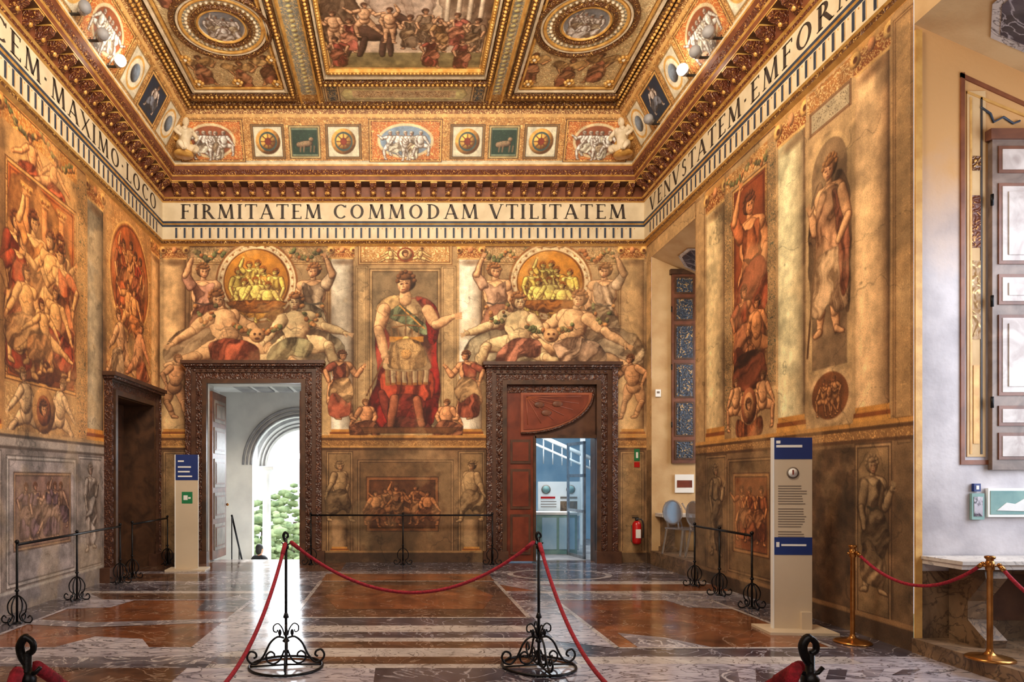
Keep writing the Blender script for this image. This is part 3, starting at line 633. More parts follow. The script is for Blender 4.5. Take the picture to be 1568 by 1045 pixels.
    for y,w,c in ((688,4,(198,146,78)),(692,3,(92,62,36)),(695,7,(150,110,68)),(702,3,(92,64,42))): cv.rect(169,y,540,y+w,c)
    cv.arab(169,695,540,702,(204,160,100),5,.4,8)
    for x0,x1 in ((198,250),(352,402),(469,510)):
        cv.rect(x0,706,x1,846,(142,116,84)); cv.frame(x0,706,x1,846,3,(168,138,102),(78,56,40)); cv.mott(x0,706,x1,846,.3,14,43); fig(cv,'stand',(x0+x1)/2,716,15,(160,136,102),1,(136,112,82),sx=.8,fat=1.25,robe=(150,126,94),sash=(140,118,88))
    cv.rect(254,712,350,840,(114,90,64)); cv.frame(254,712,350,840,3,(158,128,92),(74,52,36))
    cv.rect(266,728,340,816,(140,82,48)); cv.frame(266,728,340,816,4,(174,128,82),(70,42,28)); cv.mott(270,732,336,812,.25,12,51)
    for x,p,f in ((285,'run',1),(305,'lean',-1),(325,'stand',-1)): fig(cv,p,x,742,8.5,(198,132,78),f,robe=(160,90,52))
    cv.rect(404,708,468,846,(86,66,48)); cv.mott(404,708,468,846,.4,14,61)
    cv.rect(0,846,540,863,(78,60,46)); cv.rect(169,843,540,847,(150,118,84))
    cv.mott(0,368,540,863,.14,7,78)
    return cv.finish()
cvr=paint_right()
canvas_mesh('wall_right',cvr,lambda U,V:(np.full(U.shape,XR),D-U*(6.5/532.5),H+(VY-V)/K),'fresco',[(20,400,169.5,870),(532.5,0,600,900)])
def paint_left():
    cv=Cv(-540,368,0,863,.9,(200,160,108)); cv.mott(-540,368,0,863,.16,50,6)
    cv.rect(-540,368,0,378,(190,138,72)); cv.line([(-540,379),(0,379)],.8,(84,48,24))
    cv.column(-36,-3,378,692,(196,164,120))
    cv.rect(-188,378,-38,596,(188,144,92)); cv.arab(-188,380,-38,596,(220,180,122),10,.3,16); cv.arab(-188,380,-38,596,(136,78,46),12,.14,36)
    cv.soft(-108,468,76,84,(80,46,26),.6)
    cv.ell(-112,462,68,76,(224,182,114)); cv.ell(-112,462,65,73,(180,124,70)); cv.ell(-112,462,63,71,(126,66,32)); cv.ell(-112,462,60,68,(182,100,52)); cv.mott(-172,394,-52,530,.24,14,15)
    for x,y,p,f,r in ((-146,420,'stand',1,(158,84,46)),(-78,422,'stand',-1,(188,108,58)),(-134,416,'raise',1,(198,106,58)),(-110,410,'stand',-1,(214,138,76)),(-90,418,'lean',-1,(164,68,40)),(-120,466,'run',1,None),(-98,470,'sit',-1,(200,130,74))): fig(cv,p,x,y,12.5,(222,154,96),f,(104,56,30),robe=r,fat=1.15)
    fig(cv,'recl',-150,512,17,SK,1,(120,78,42),fat=1.4,sx=.55,robe=(186,160,128)); fig(cv,'recl',-74,512,17,SK2,-1,(120,78,42),fat=1.4,sx=.55,robe=(168,92,58))
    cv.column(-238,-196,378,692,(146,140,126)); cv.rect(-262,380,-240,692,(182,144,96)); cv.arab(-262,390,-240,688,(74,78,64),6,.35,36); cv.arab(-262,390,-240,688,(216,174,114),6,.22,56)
    cv.rect(-406,380,-264,400,(186,126,64)); cv.arab(-406,380,-264,400,(234,194,122),6,.5,46); garland(cv,-400,-340,384,12,71); garland(cv,-330,-270,384,12,72)
    fig(cv,'recl',-360,392,9.5,(214,154,102),1,fat=1.3,robe=(172,84,50)); fig(cv,'recl',-310,392,9.5,(214,154,102),-1,fat=1.3,robe=(172,84,50))
    figure_panel(cv,-402,-266,432,640,(182,106,54),(214,166,102)); cv.frame(-395,439,-273,633,2,(120,54,26))
    cv.wa=4; cv.poly([(-390,445),(-340,440),(-300,460),(-280,520),(-390,520)],(218,158,92),(.9,26,.4),a=.7); cv.poly([(-392,590),(-340,580),(-276,596),(-276,632),(-392,632)],(134,76,42),(1.3,14,.5)); cv.wa=0
    for k in range(3): cv.column(-372+k*34,-360+k*34,446,520,(200,136,80),base=False)
    for x,y,p,f,r,h in ((-384,478,'stand',1,(156,60,34),18),(-300,470,'stand',1,(164,94,54),18),(-380,490,'lean',1,(170,70,38),20),(-352,466,'raise',1,(214,146,82),21),(-322,474,'run',-1,None,20),(-292,480,'lean',-1,(190,100,56),20),(-366,524,'sit',1,(206,160,108),16),(-310,528,'sit',-1,(152,62,36),16),(-338,550,'recl',1,(198,138,84),12)):
        fig(cv,p,x,y,h,(226,166,108),f,(104,56,30),robe=r,fat=1.15)
    cv.rect(-404,642,-264,692,(184,150,104)); cv.arab(-404,644,-264,690,(212,184,136),9,.35,56)
    fig(cv,'recl',-372,626,13.5,(206,182,146),1,(140,104,66),fat=1.3,sx=.6); fig(cv,'recl',-296,626,13.5,(206,182,146),-1,(140,104,66),fat=1.3,sx=.6)
    cv.ell(-334,664,22,24,(192,150,96),sh=1); cv.ell(-334,664,14,16,(154,94,54),sh=1); head(cv,-334,662,18,(202,158,112),HAIR)
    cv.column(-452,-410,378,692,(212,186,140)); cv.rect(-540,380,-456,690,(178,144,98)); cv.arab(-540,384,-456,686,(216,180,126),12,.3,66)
    cv.rect(-540,692,0,863,(148,136,128)); cv.mott(-540,692,0,863,.32,24,71)
    for y,w,c in ((688,4,(186,154,110)),(692,3,(84,68,56)),(695,8,(172,158,144)),(703,3,(96,80,68))): cv.rect(-540,y,0,y+w,c)
    for x0,x1 in ((-260,-200),(-455,-408)):
        cv.rect(x0,708,x1,840,(166,154,144)); cv.frame(x0,708,x1,840,3,(188,178,168),(92,80,74)); cv.mott(x0,708,x1,840,.3,12,73); fig(cv,'stand',(x0+x1)/2,716,14,(172,158,142),1,(146,130,114),sx=.8,robe=(176,164,152),sash=(160,148,136))
    cv.rect(-400,712,-266,838,(164,154,150)); cv.frame(-400,712,-266,838,4,(182,174,166),(86,76,70)); cv.mott(-400,712,-266,838,.25,12,83)
    cv.rect(-388,728,-278,804,(136,106,94)); cv.mott(-388,728,-278,804,.3,12,81); cv.frame(-388,728,-278,804,3,(176,140,108),(84,62,50))
    for x,p,f in ((-370,'lean',1),(-350,'stand',1),(-325,'run',-1),(-300,'sit',-1),(-312,'raise',1)): fig(cv,p,x,738,8,(182,142,114),f,robe=(120,92,98))
    cv.rect(-540,842,0,863,(138,130,128)); cv.rect(-540,840,0,843,(188,182,174))
    cv.mott(-540,368,0,863,.14,7,79)
    vv=np.clip((cv.vs-685)/12,0,1)[:,None,None]; cv.finish(1.0,(1,1,1)); cv.C=cv.C*(np.array([1.06,.96,.82])*(1-vv)+np.array([.98,.97,.98])*vv)
    return cv
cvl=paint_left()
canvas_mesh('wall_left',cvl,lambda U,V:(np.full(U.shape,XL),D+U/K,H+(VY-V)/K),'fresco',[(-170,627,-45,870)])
w=MB(); w.box(XL-.2,YN,-.02,XL,D-540/K,6.0,'plaster_cream'); w.build('wall_left_near')
w=MB(); w.box(XR,YN,0,XR+.2,3.2,6.0,'plaster_cream'); w.box(XR,3.2,5.64,XR+.2,6.0,6.0,'plaster_cream'); w.build('wall_right_near')
w=MB(); w.box(XL-.3,YN-.2,-.02,XR+.3,YN,8.3,'plaster_cream'); w.build('wall_front')
# =============================================== CEILING
def paint_ceil():
    cv=Cv(309,-420,926,-64,.9,(210,180,124)); cv.sh=.14; cv.mott(309,-420,926,-64,.12,30,2)
    cv.arab(309,-420,926,-64,(242,222,172),7,.4,5,True,.9); cv.arab(309,-420,926,-64,(132,116,80),10,.18,15,True,.75)
    for x0,x1,cx,cy in ((318,468,401,-231),(760,918,832,-236)):
        cv.rect(x0,-390,x1,-92,(198,170,122)); cv.arab(x0,-390,x1,-92,(244,224,174),5.5,.42,8,True,1); cv.arab(x0,-390,x1,-92,(146,92,54),8,.16,18,True,.85); cv.arab(x0,-390,x1,-92,(122,128,100),9,.12,28,True,.85)
        for k in range(3): cv.frame(x0+k*7,-390+k*7,x1-k*7,-92-k*7,3,(224,176,98) if k%2==0 else (232,222,194),(114,74,42))
        for dx,dy,f in ((-50,-92,1),(36,-92,-1),(-50,54,1),(40,54,-1),(0,66,1),(0,-104,-1)):
            fig(cv,'lean',cx+dx,cy+dy,9,(202,152,100),f,(116,74,44),robe=(158,98,68),fat=1.3)
            cv.wa=1
            for sg in (-1,1): cv.poly([(cx+dx,cy+dy+14),(cx+dx+sg*14,cy+dy+4),(cx+dx+sg*22,cy+dy+12),(cx+dx+sg*10,cy+dy+22)],(210,174,114),(.5,5,.4))
            cv.wa=0
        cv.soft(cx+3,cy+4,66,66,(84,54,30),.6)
        cv.ell(cx,cy,58,58,(164,122,66))
        for r,c in ((55,(220,194,142)),(50,(194,146,78)),(47,(144,148,142)),(42,(208,186,140)),(34,(240,200,114)),(30,(246,240,222))): cv.ell(cx,cy,r,r,c)
        for i in range(48):
            a=i*math.pi/24; cv.ell(cx+44.5*math.cos(a),cy+44.5*math.sin(a),1.6,1.6,(246,230,184)); cv.ell(cx+52.5*math.cos(a),cy+52.5*math.sin(a),1.6,1.8,(140,96,50))
            a+=.06; cv.ell(cx+38*math.cos(a),cy+38*math.sin(a),2.,2.,(142,100,56))
        cv.ell(cx,cy,26,26,(126,128,134)); cv.mott(cx-26,cy-26,cx+26,cy+26,.2,6,9)
        for dx,dy,p,f in ((-14,-16,'stand',1),(-4,-18,'raise',1),(6,-15,'lean',-1),(14,-14,'stand',-1),(0,-2,'sit',1)): fig(cv,p,cx+dx,cy+dy,5.2,(240,236,226),f,(174,170,162),robe=(236,232,222))
    for x0,x1 in ((470,502),(736,758)):
        cv.rect(x0,-420,x1,-64,(140,144,138)); cv.arab(x0,-420,x1,-64,(228,200,138),5,.5,28); cv.rect(x0,-420,x0+5,-64,(220,174,100)); cv.rect(x1-5,-420,x1,-64,(220,174,100))
        for k in range(42):
            y=-416+k*8.4; cv.ell((x0+x1)/2,y,3.5,3,(236,202,138),sh=1)
    cv.rect(502,-420,736,-120,(164,128,78)); cv.arab(502,-420,736,-120,(238,202,136),5,.5,38); cv.frame(502,-420,736,-120,5,(222,176,104),(96,60,36)); cv.frame(512,-414,726,-132,4,(208,208,194),(96,60,36))
    cv.rect(520,-400,718,-149,(220,196,170)); cv.frame(520,-400,718,-149,3,(232,194,124),(80,46,30)); cv.mott(522,-398,716,-151,.14,26,33)
    cv.rect(523,-182,715,-152,(138,124,86)); cv.mott(523,-184,715,-152,.3,10,34); cv.wa=5
    cv.poly([(523,-300),(560,-310),(562,-230),(540,-190),(523,-190)],(146,120,94),(.1,18,.4)); cv.poly([(660,-330),(715,-330),(715,-200),(690,-190),(664,-230)],(198,174,148),(.1,20,.3)); cv.poly([(580,-340),(650,-345),(646,-250),(584,-250)],(214,186,168),(.1,16,.25),a=.7); cv.wa=0
    for k in range(4): cv.column(664+k*13,670+k*13,-330,-240,(212,190,164),base=False,cap=False)
    cv.wa=1.5
    cv.limb((562,-218),13,(596,-220),12,(84,58,46)); cv.limb((598,-226),8,(612,-246),5,(84,58,46)); cv.limb((612,-246),5,(624,-238),3.6,(84,58,46))
    for dx in(-20,-8,14,22): cv.limb((578+dx,-208),4,(572+dx*1.3,-176),2.4,(76,52,42))
    cv.wa=0
    rd=random.Random(4)
    for i,(x,y) in enumerate([(534,-256),(552,-244),(572,-270),(600,-262),(624,-250),(642,-260),(660,-244),(682,-254),(704,-244),(650,-212),(536,-212),(690,-208)]):
        fig(cv,rd.choice(['run','stand','lean','raise']),x,y,8.4,(216,166,126),rd.choice([1,-1]),(96,64,46),fat=1.2,robe=rd.choice([None,(174,98,80),(152,128,102),(212,200,186),(158,78,62),(190,148,98)]))
    cv.rect(502,-118,736,-64,(200,184,146)); cv.arab(502,-118,736,-64,(236,214,166),5,.4,58); cv.frame(502,-118,736,-66,3,(216,170,98),(102,68,40))
    cv.poly([(536,-104),(700,-104),(706,-91),(700,-78),(536,-78),(530,-91)],(250,220,154),None,False); cv.rect(546,-100,690,-82,(226,206,164)); cv.arab(548,-98,688,-84,(140,84,46),4.5,.5,48)
    for x in (508,712): cv.rect(x,-112,x+20,-72,(72,86,98)); cv.frame(x,-112,x+20,-72,3,(236,210,158),(80,54,40)); cv.arab(x+3,-109,x+17,-75,(224,190,126),4,.5,58)
    for x0,x1 in ((309,502),(736,926)):
        cv.rect(x0,-90,x1,-64,(168,118,64)); cv.arab(x0,-90,x1,-64,(238,204,138),4.5,.5,68)
    cv.mott(309,-420,926,-64,.16,7,88)
    return cv
cvc=paint_ceil()
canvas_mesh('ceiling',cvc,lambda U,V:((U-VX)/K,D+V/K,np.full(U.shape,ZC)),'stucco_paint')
w=MB(); w.box(XL+.6,YN,ZC,XR-.6,D-420/K,ZC+.1,'stucco_orn'); w.build('ceiling_near')
cm=MB()
def cmould(x0,y0,x1,y1,wd=.06,h=.05,mat='gold_orn',bead=None):
    for a in ((x0,y0,x1,y0+wd),(x0,y1-wd,x1,y1),(x0,y0+wd,x0+wd,y1-wd),(x1-wd,y0+wd,x1,y1-wd)): cm.box(a[0],a[1],ZC-h,a[2],a[3],ZC+.01,mat)
    if bead:
        c=wd/2
        for (ax,ay,bx_,by_) in ((x0+c,y1-c,x1-c,y1-c),(x0+c,y0+c,x0+c,y1-c),(x1-c,y0+c,x1-c,y1-c)):
            L=math.hypot(bx_-ax,by_-ay); n=int(L/bead)
            for i in range(n+1): cm.ball((ax+(bx_-ax)*i/n,ay+(by_-ay)*i/n,ZC-h),(bead*.36,bead*.36,bead*.34),'gold',6)
UX=lambda u:(u-VX)/K
UY=lambda v:D+v/K
for x0,x1 in ((316,468),(760,920)): cmould(UX(x0),UY(-392),UX(x1),UY(-90),.09,.07,bead=.075); cmould(UX(x0+10),UY(-382),UX(x1-10),UY(-100),.04,.045,'stucco_white'); cmould(UX(x0+16),UY(-376),UX(x1-16),UY(-106),.03,.03,'gold')
cmould(UX(502),UY(-410),UX(736),UY(-120),.09,.08,bead=.075); cmould(UX(511),UY(-404),UX(727),UY(-132),.03,.05,'stucco_white'); cmould(UX(515),UY(-402),UX(723),UY(-144),.06,.06,'gold',.06); cmould(UX(309),UY(-470),UX(926),UY(-66),.09,.07,bead=.08); cmould(UX(472),UY(-410),UX(500),UY(-66),.03,.05,'gold'); cmould(UX(738),UY(-410),UX(757),UY(-66),.03,.05,'gold')
def ring(mb,cx,cy,cz,R,r,mat,n=48): mb.tube([(cx+R*math.cos(2*math.pi*i/n),cy+R*math.sin(2*math.pi*i/n),cz) for i in range(n+1)],r,mat,8,False)
for cx,cy in ((401,-231),(832,-236)):
    for R,r,m_ in ((.70,.045,'gold_orn'),(.63,.02,'stucco_white'),(.58,.025,'gold'),(.41,.035,'gold_orn'),(.345,.018,'gold')): ring(cm,UX(cx),UY(cy),ZC-.01,R,r,m_)
    for i in range(36):
        a=i*math.pi/18; cm.ball((UX(cx)+.5*math.cos(a),UY(cy)+.5*math.sin(a),ZC-.005),(.028,.028,.025),'stucco_white',6)
for x0,x1 in ((330,456),(776,906)):
    for cx_,cy_ in ((x0+10,-118),(x1-10,-118),((x0+x1)/2,-120),(x0+8,-170),(x1-8,-170),(x0+8,-290),(x1-8,-290)):
        for k in range(6):
            a=k*math.pi/3; cm.ball((UX(cx_)+.06*math.cos(a),UY(cy_)+.06*math.sin(a),ZC-.01),(.035,.035,.03),'gold',6)
        cm.ball((UX(cx_),UY(cy_),ZC-.02),.03,'stucco_white',8)
cm.build('ceiling_moulding')
P0,Z0,P1,Z1=.38,7.29,CC,ZC
def roundel_sq(cv,x0,x1):
    cv.rect(x0,190,x1,243,(214,206,178)); cv.frame(x0,190,x1,243,3,(144,110,64),(80,54,34)); cx=(x0+x1)/2
    cv.ell(cx,216,18,20,(194,142,64),sh=1); cv.ell(cx,216,13,15,(58,80,80)); cv.ell(cx,216,11,12,(214,164,74),sh=1); cv.ell(cx,216,5,6,(130,50,30))
    for i in range(8):
        a=i*math.pi/4; cv.line([(cx+4*math.cos(a),216+5*math.sin(a)),(cx+10*math.cos(a),216+11*math.sin(a))],.8,(100,50,28))
def oval_relief(cv,cx,rx,bg=(146,82,52)):
    cv.rect(cx-rx-16,182,cx+rx+16,248,(190,108,54)); cv.frame(cx-rx-16,182,cx+rx+16,248,3,(220,168,92),(80,48,28)); cv.arab(cx-rx-14,184,cx+rx+14,246,(226,184,114),5,.4,int(abs(cx)))
    cv.ell(cx,215,rx+4,27,(222,200,156)); cv.ell(cx,215,rx,23,bg)
    cv.sh=.1
    for i,p in enumerate(('run','sit','stand','lean','sit')): fig(cv,p,cx-rx*.6+i*rx*.3,200,6.2,(232,224,204),1 if i<3 else -1,(178,168,150),robe=(222,212,190) if i%2 else None,fat=1.25)
def paint_cove(u0,u1,items):
    cv=Cv(u0,160,u1,250,.9,(176,124,66)); cv.arab(u0,160,u1,250,(228,188,120),6,.4,3); cv.arab(u0,160,u1,250,(112,64,36),8,.16,13)
    for y,w_,c in ((160,5,(210,158,86)),(165,9,(138,86,46)),(174,5,(216,170,104)),(246,4,(200,192,166))): cv.rect(u0,y,u1,y+w_,c)
    cv.arab(u0,165,u1,174,(236,198,132),4,.5,7)
    for k,a,b in items:
        if k=='sq': roundel_sq(cv,a,b)
        if k=='ov': oval_relief(cv,(a+b)/2,(b-a)/2)
        if k=='ovb': oval_relief(cv,(a+b)/2,(b-a)/2,(126,146,166))
        if k=='gr': cv.rect(a,192,b,242,(122,136,110)); cv.rect(a+4,198,b-4,236,(34,56,44)); cv.frame(a,192,b,242,3,(202,180,124),(70,54,34)); cv.limb((a+14,221),4,(b-16,219),4,(130,104,76)); cv.ell(b-13,213,3.5,3.5,(140,110,80),sh=1); [cv.line([(a+16+i*5,223),(a+15+i*5,232)],1,(120,94,70)) for i in (0,1,3,4)]; cv.arab(a+5,199,b-5,235,(60,84,60),6,.15,9)
        if k=='bl': cv.rect(a,186,b,244,(32,48,70)); cv.frame(a,186,b,244,4,(220,172,100),(70,46,30)); fig(cv,'sit',(a+b)/2,192,6.6,(190,180,172),1,robe=(116,126,144))
        if k=='wo':
            cv.rect(a,186,b,244,(220,210,184)); cv.frame(a,186,b,244,2,(144,110,62)); cv.ell((a+b)/2,215,(b-a)*.4,24,(216,166,88)); cv.ell((a+b)/2,215,(b-a)*.34,20,(234,222,194)); cv.ell((a+b)/2,215,(b-a)*.22,13,(114,130,148),sh=1)
    cv.mott(u0,160,u1,250,.16,8,89)
    return cv
g=lambda px:612+(px-612)*.955
items=[('sq',g(385),g(435)),('gr',g(443),g(490)),('sq',g(499),g(553)),('ovb',g(582),g(660)),('sq',g(690),g(742)),('gr',g(749),g(795)),('sq',g(803),g(855)),('ov',g(290),g(356)),('ov',g(882),g(946))]
cvv=paint_cove(275,962,items)
def cove_back(U,V):
    t=(250-V)/90.; p=P0+(P1-P0)*t; X=np.clip((U-VX)/K,XL+p,XR-p); return X,D-p,Z0+(Z1-Z0)*t
canvas_mesh('ceiling_cove_back',cvv,cove_back,'stucco_paint')
it=[]; s=70
for k,wd in (('wo',44),('bl',56),('wo',44),('ov',60),('wo',44),('bl',56),('wo',44),('ov',60)):
    if k=='ov': it.append((k,s+16,s+16+wd)); s+=wd+38
    else: it.append((k,s,s+wd)); s+=wd+8
cvs=paint_cove(0,620,it)
def cove_r(U,V):
    t=(250-V)/90.; p=P0+(P1-P0)*t; y=np.minimum(D-U/K,D-p); return XR-p,y,Z0+(Z1-Z0)*t
def cove_l(U,V):
    t=(250-V)/90.; p=P0+(P1-P0)*t; y=np.minimum(D-U/K,D-p); return XL+p,y,Z0+(Z1-Z0)*t
canvas_mesh('ceiling_cove_right',cvs,cove_r,'stucco_paint'); canvas_mesh('ceiling_cove_left',cvs,cove_l,'stucco_paint')
w=MB(); ye=D-620/K
w.quad((XL+P0,YN,Z0),(XL+P0,ye,Z0),(XL+P1,ye,Z1),(XL+P1,YN,Z1),'stucco_orn'); w.quad((XR-P0,YN,Z0),(XR-P0,ye,Z0),(XR-P1,ye,Z1),(XR-P1,YN,Z1),'stucco_orn'); w.build('ceiling_cove_near')
# =============================================== ENTABLATURE
prof=[(0,5.92,None),(.05,5.95,'gold_line'),(.05,6.0,'gold_orn'),(.07,6.02,'gold'),(.07,6.25,'white_band'),(.075,6.29,'ink_blue'),(.09,6.31,'gold'),(.09,6.35,'ink_blue'),(.075,6.36,'gold_line'),(.075,6.70,'white_band'),
 (.10,6.72,'gold_line'),(.11,6.76,'gold_red'),(.14,6.78,'gold'),(.14,6.96,'red_brown'),(.34,6.98,'dark_brown'),(.34,7.0,'gold'),(.34,7.07,'red_brown'),(.36,7.09,'gold'),(.39,7.17,'gold_red'),(.41,7.23,'red_brown'),(.42,7.25,'gold'),(.42,7.285,'stucco_white'),(.30,7.29,'stucco_white')]
e=MB()
def path(p): return [(XL+p,YN),(XL+p,D-p),(XR-p,D-p),(XR-p,YN)]
for i in range(1,len(prof)):
    a=path(prof[i-1][0]); b=path(prof[i][0]); za,zb=prof[i-1][1],prof[i][1]
    for j in range(3): e.quad((a[j][0],a[j][1],za),(a[j+1][0],a[j+1][1],za),(b[j+1][0],b[j+1][1],zb),(b[j][0],b[j][1],zb),prof[i][2])
e.build('trim_entablature')
def along(mb,fn,step,ymin=3.):
    n=int((XR-XL-.5)/step)
    for i in range(n):
        x=XL+.25+(XR-XL-.5)*(i+.5)/n; mb.M=Matrix.Translation((x,D,0)); fn(mb,i)
    m_=int((D-.3-ymin)/step)
    for i in range(m_):
        y=D-.3-step*(i+.5)
        mb.M=Matrix.Translation((XR,y,0))@Matrix.Rotation(-math.pi/2,4,'Z'); fn(mb,i)
        mb.M=Matrix.Translation((XL,y,0))@Matrix.Rotation(math.pi/2,4,'Z'); fn(mb,i)
    mb.M=None
def modil(mb,i):
    mb.extr([(-.14,6.78),(-.19,6.80),(-.24,6.86),(-.31,6.90),(-.33,6.955),(-.14,6.955)],lambda a,b,d:(d,a,b),-.055,.055,'gold_red' )
    mb.box(-.06,-.335,6.955,.06,-.14,6.975,'gold'); mb.ball((0,-.2,6.83),(.035,.03,.035),'gold',8)
mm=MB(); along(mm,modil,.27); mm.build('cornice_modillions')
def rosette(mb,i): mb.box(-.018,-.076,6.045,.018,-.066,6.235,'ink_blue'); mb.box(.03,-.075,6.04,.034,-.066,6.24,'gold_line'); mb.ball((.078,-.07,6.22),(.012,.006,.012),'gold',6)
mm=MB(); along(mm,rosette,.155); mm.build('cornice_dentils')
T,t_=.15,.06
def S(x0,y0,x1,y1,w): return ('s',x0,y0,x1,y1,w)
def stem(x): return [S(x,0,x,1,T),S(x-.14,.02,x+.14,.02,.045),S(x-.14,.98,x+.14,.98,.045)]
GL={'I':(.34,stem(.17)),'F':(.62,stem(.2)+[S(.2,.97,.58,.97,t_),S(.2,.52,.48,.52,t_),S(.57,.82,.57,1,.05),S(.47,.44,.47,.6,.04)]),
'E':(.64,stem(.2)+[S(.2,.97,.58,.97,t_),S(.2,.52,.48,.52,t_),S(.2,.03,.6,.03,t_),S(.57,.84,.57,1,.05),S(.59,0,.59,.17,.05)]),
'L':(.62,stem(.2)+[S(.2,.03,.58,.03,t_),S(.57,0,.57,.18,.05)]),
'T':(.7,stem(.36)+[S(.04,.97,.68,.97,t_),S(.05,.82,.05,1,.05),S(.67,.82,.67,1,.05)]),
'A':(.84,[S(.12,0,.42,1,t_),S(.42,1,.72,0,T),S(.2,.33,.6,.33,t_),S(.02,.02,.24,.02,.045),S(.6,.02,.86,.02,.045)]),
'V':(.84,[S(.12,1,.42,0,T),S(.42,0,.72,1,t_),S(0,.98,.26,.98,.045),S(.62,.98,.84,.98,.045)]),
'M':(1.02,[S(.16,0,.22,1,t_),S(.22,1,.52,.05,T),S(.52,.05,.8,1,t_),S(.8,1,.87,0,T),S(.06,.02,.28,.02,.045),S(.75,.02,1,.02,.045)]),
'N':(.88,[S(.18,0,.18,1,t_),S(.18,1,.72,0,T),S(.72,0,.72,1,t_),S(.08,.02,.3,.02,.045),S(.62,.98,.84,.98,.045)]),
'X':(.8,[S(.12,1,.68,0,T),S(.12,0,.68,1,t_),S(0,.98,.26,.98,.045),S(.56,.02,.82,.02,.045)]),
'R':(.78,stem(.2)+[('a',.3,.74,.26,.23,-90,90,T,t_),S(.2,.97,.32,.97,t_),S(.2,.5,.32,.5,t_),S(.4,.5,.7,0,T),S(.62,.02,.82,.02,.045)]),
'P':(.66,stem(.2)+[('a',.3,.72,.26,.25,-90,90,T,t_),S(.2,.97,.32,.97,t_),S(.2,.47,.32,.47,t_)]),
'D':(.86,stem(.2)+[('a',.34,.5,.4,.47,-90,90,T,t_),S(.2,.97,.36,.97,t_),S(.2,.03,.36,.03,t_)]),
'O':(.92,[('a',.46,.5,.37,.47,0,360,T,t_)]),'C':(.82,[('a',.48,.5,.39,.47,45,315,T,t_),S(.76,.76,.76,.95,.05)]),
'S':(.6,[('a',.3,.74,.19,.23,30,270,T*.8,t_),('a',.3,.27,.21,.24,-150,90,T*.8,t_)]),'.':(.36,[S(.1,.5,.22,.5,.12)]),' ':(.35,[])}
def text(mb,st,fn,h,width=None):
    W=sum(GL[c][0]+.1 for c in st); sx=(width/(W*h)) if width else 1; x=0
    for c in st:
        w_,pr=GL[c]
        for p in pr:
            if p[0]=='s':
                _,x0,y0,x1,y1,wd=p; dx,dy=x1-x0,y1-y0; L=math.hypot(dx,dy)
                if abs(dx)>.1*abs(dy) and abs(dy)>.1: ox,oy=wd/2*1.1,0
                else: ox,oy=-dy/L*wd/2,dx/L*wd/2
                q=[(x0+ox,y0+oy),(x1+ox,y1+oy),(x1-ox,y1-oy),(x0-ox,y0-oy)]
                mb.add([fn((x+a)*h*sx,b*h) for a,b in q],[(0,1,2,3)],'ink')
            else:
                _,cx,cy,rx,ry,a0,a1,wt,wn=p; n=20; vs=[]
                for i in range(n+1):
                    a=math.radians(a0+(a1-a0)*i/n); wd=wn+(wt-wn)*abs(math.cos(a))
                    for sg in(1,-1): vs.append(fn((x+cx+(rx+sg*wd/2-(wd/2))*math.cos(a))*h*sx,(cy+(ry+sg*wd/2-wd/2+.02)*math.sin(a))*h))
                mb.add(vs,[(2*i,2*i+2,2*i+3,2*i+1) for i in range(n)],'ink')
        x+=w_+.1
tx=MB(); zb=6.40; lh=.27
x0=bx(275,D-.08)
text(tx,'FIRMITATEM COMMODAM VTILITATEM',lambda a,b:(x0+a,D-.079,zb+b),lh,bx(962,D-.08)-x0)
text(tx,'VENVSTATEM.EMFORMAM',lambda a,b:(XR-.079,D-.35-a,zb+b),lh,6.4)
text(tx,'PONTIFICEM.MAXIMO.LOCO',lambda a,b:(XL+.079,5.2+a,zb+b),lh,6.95)
tx.build('frieze_inscription')
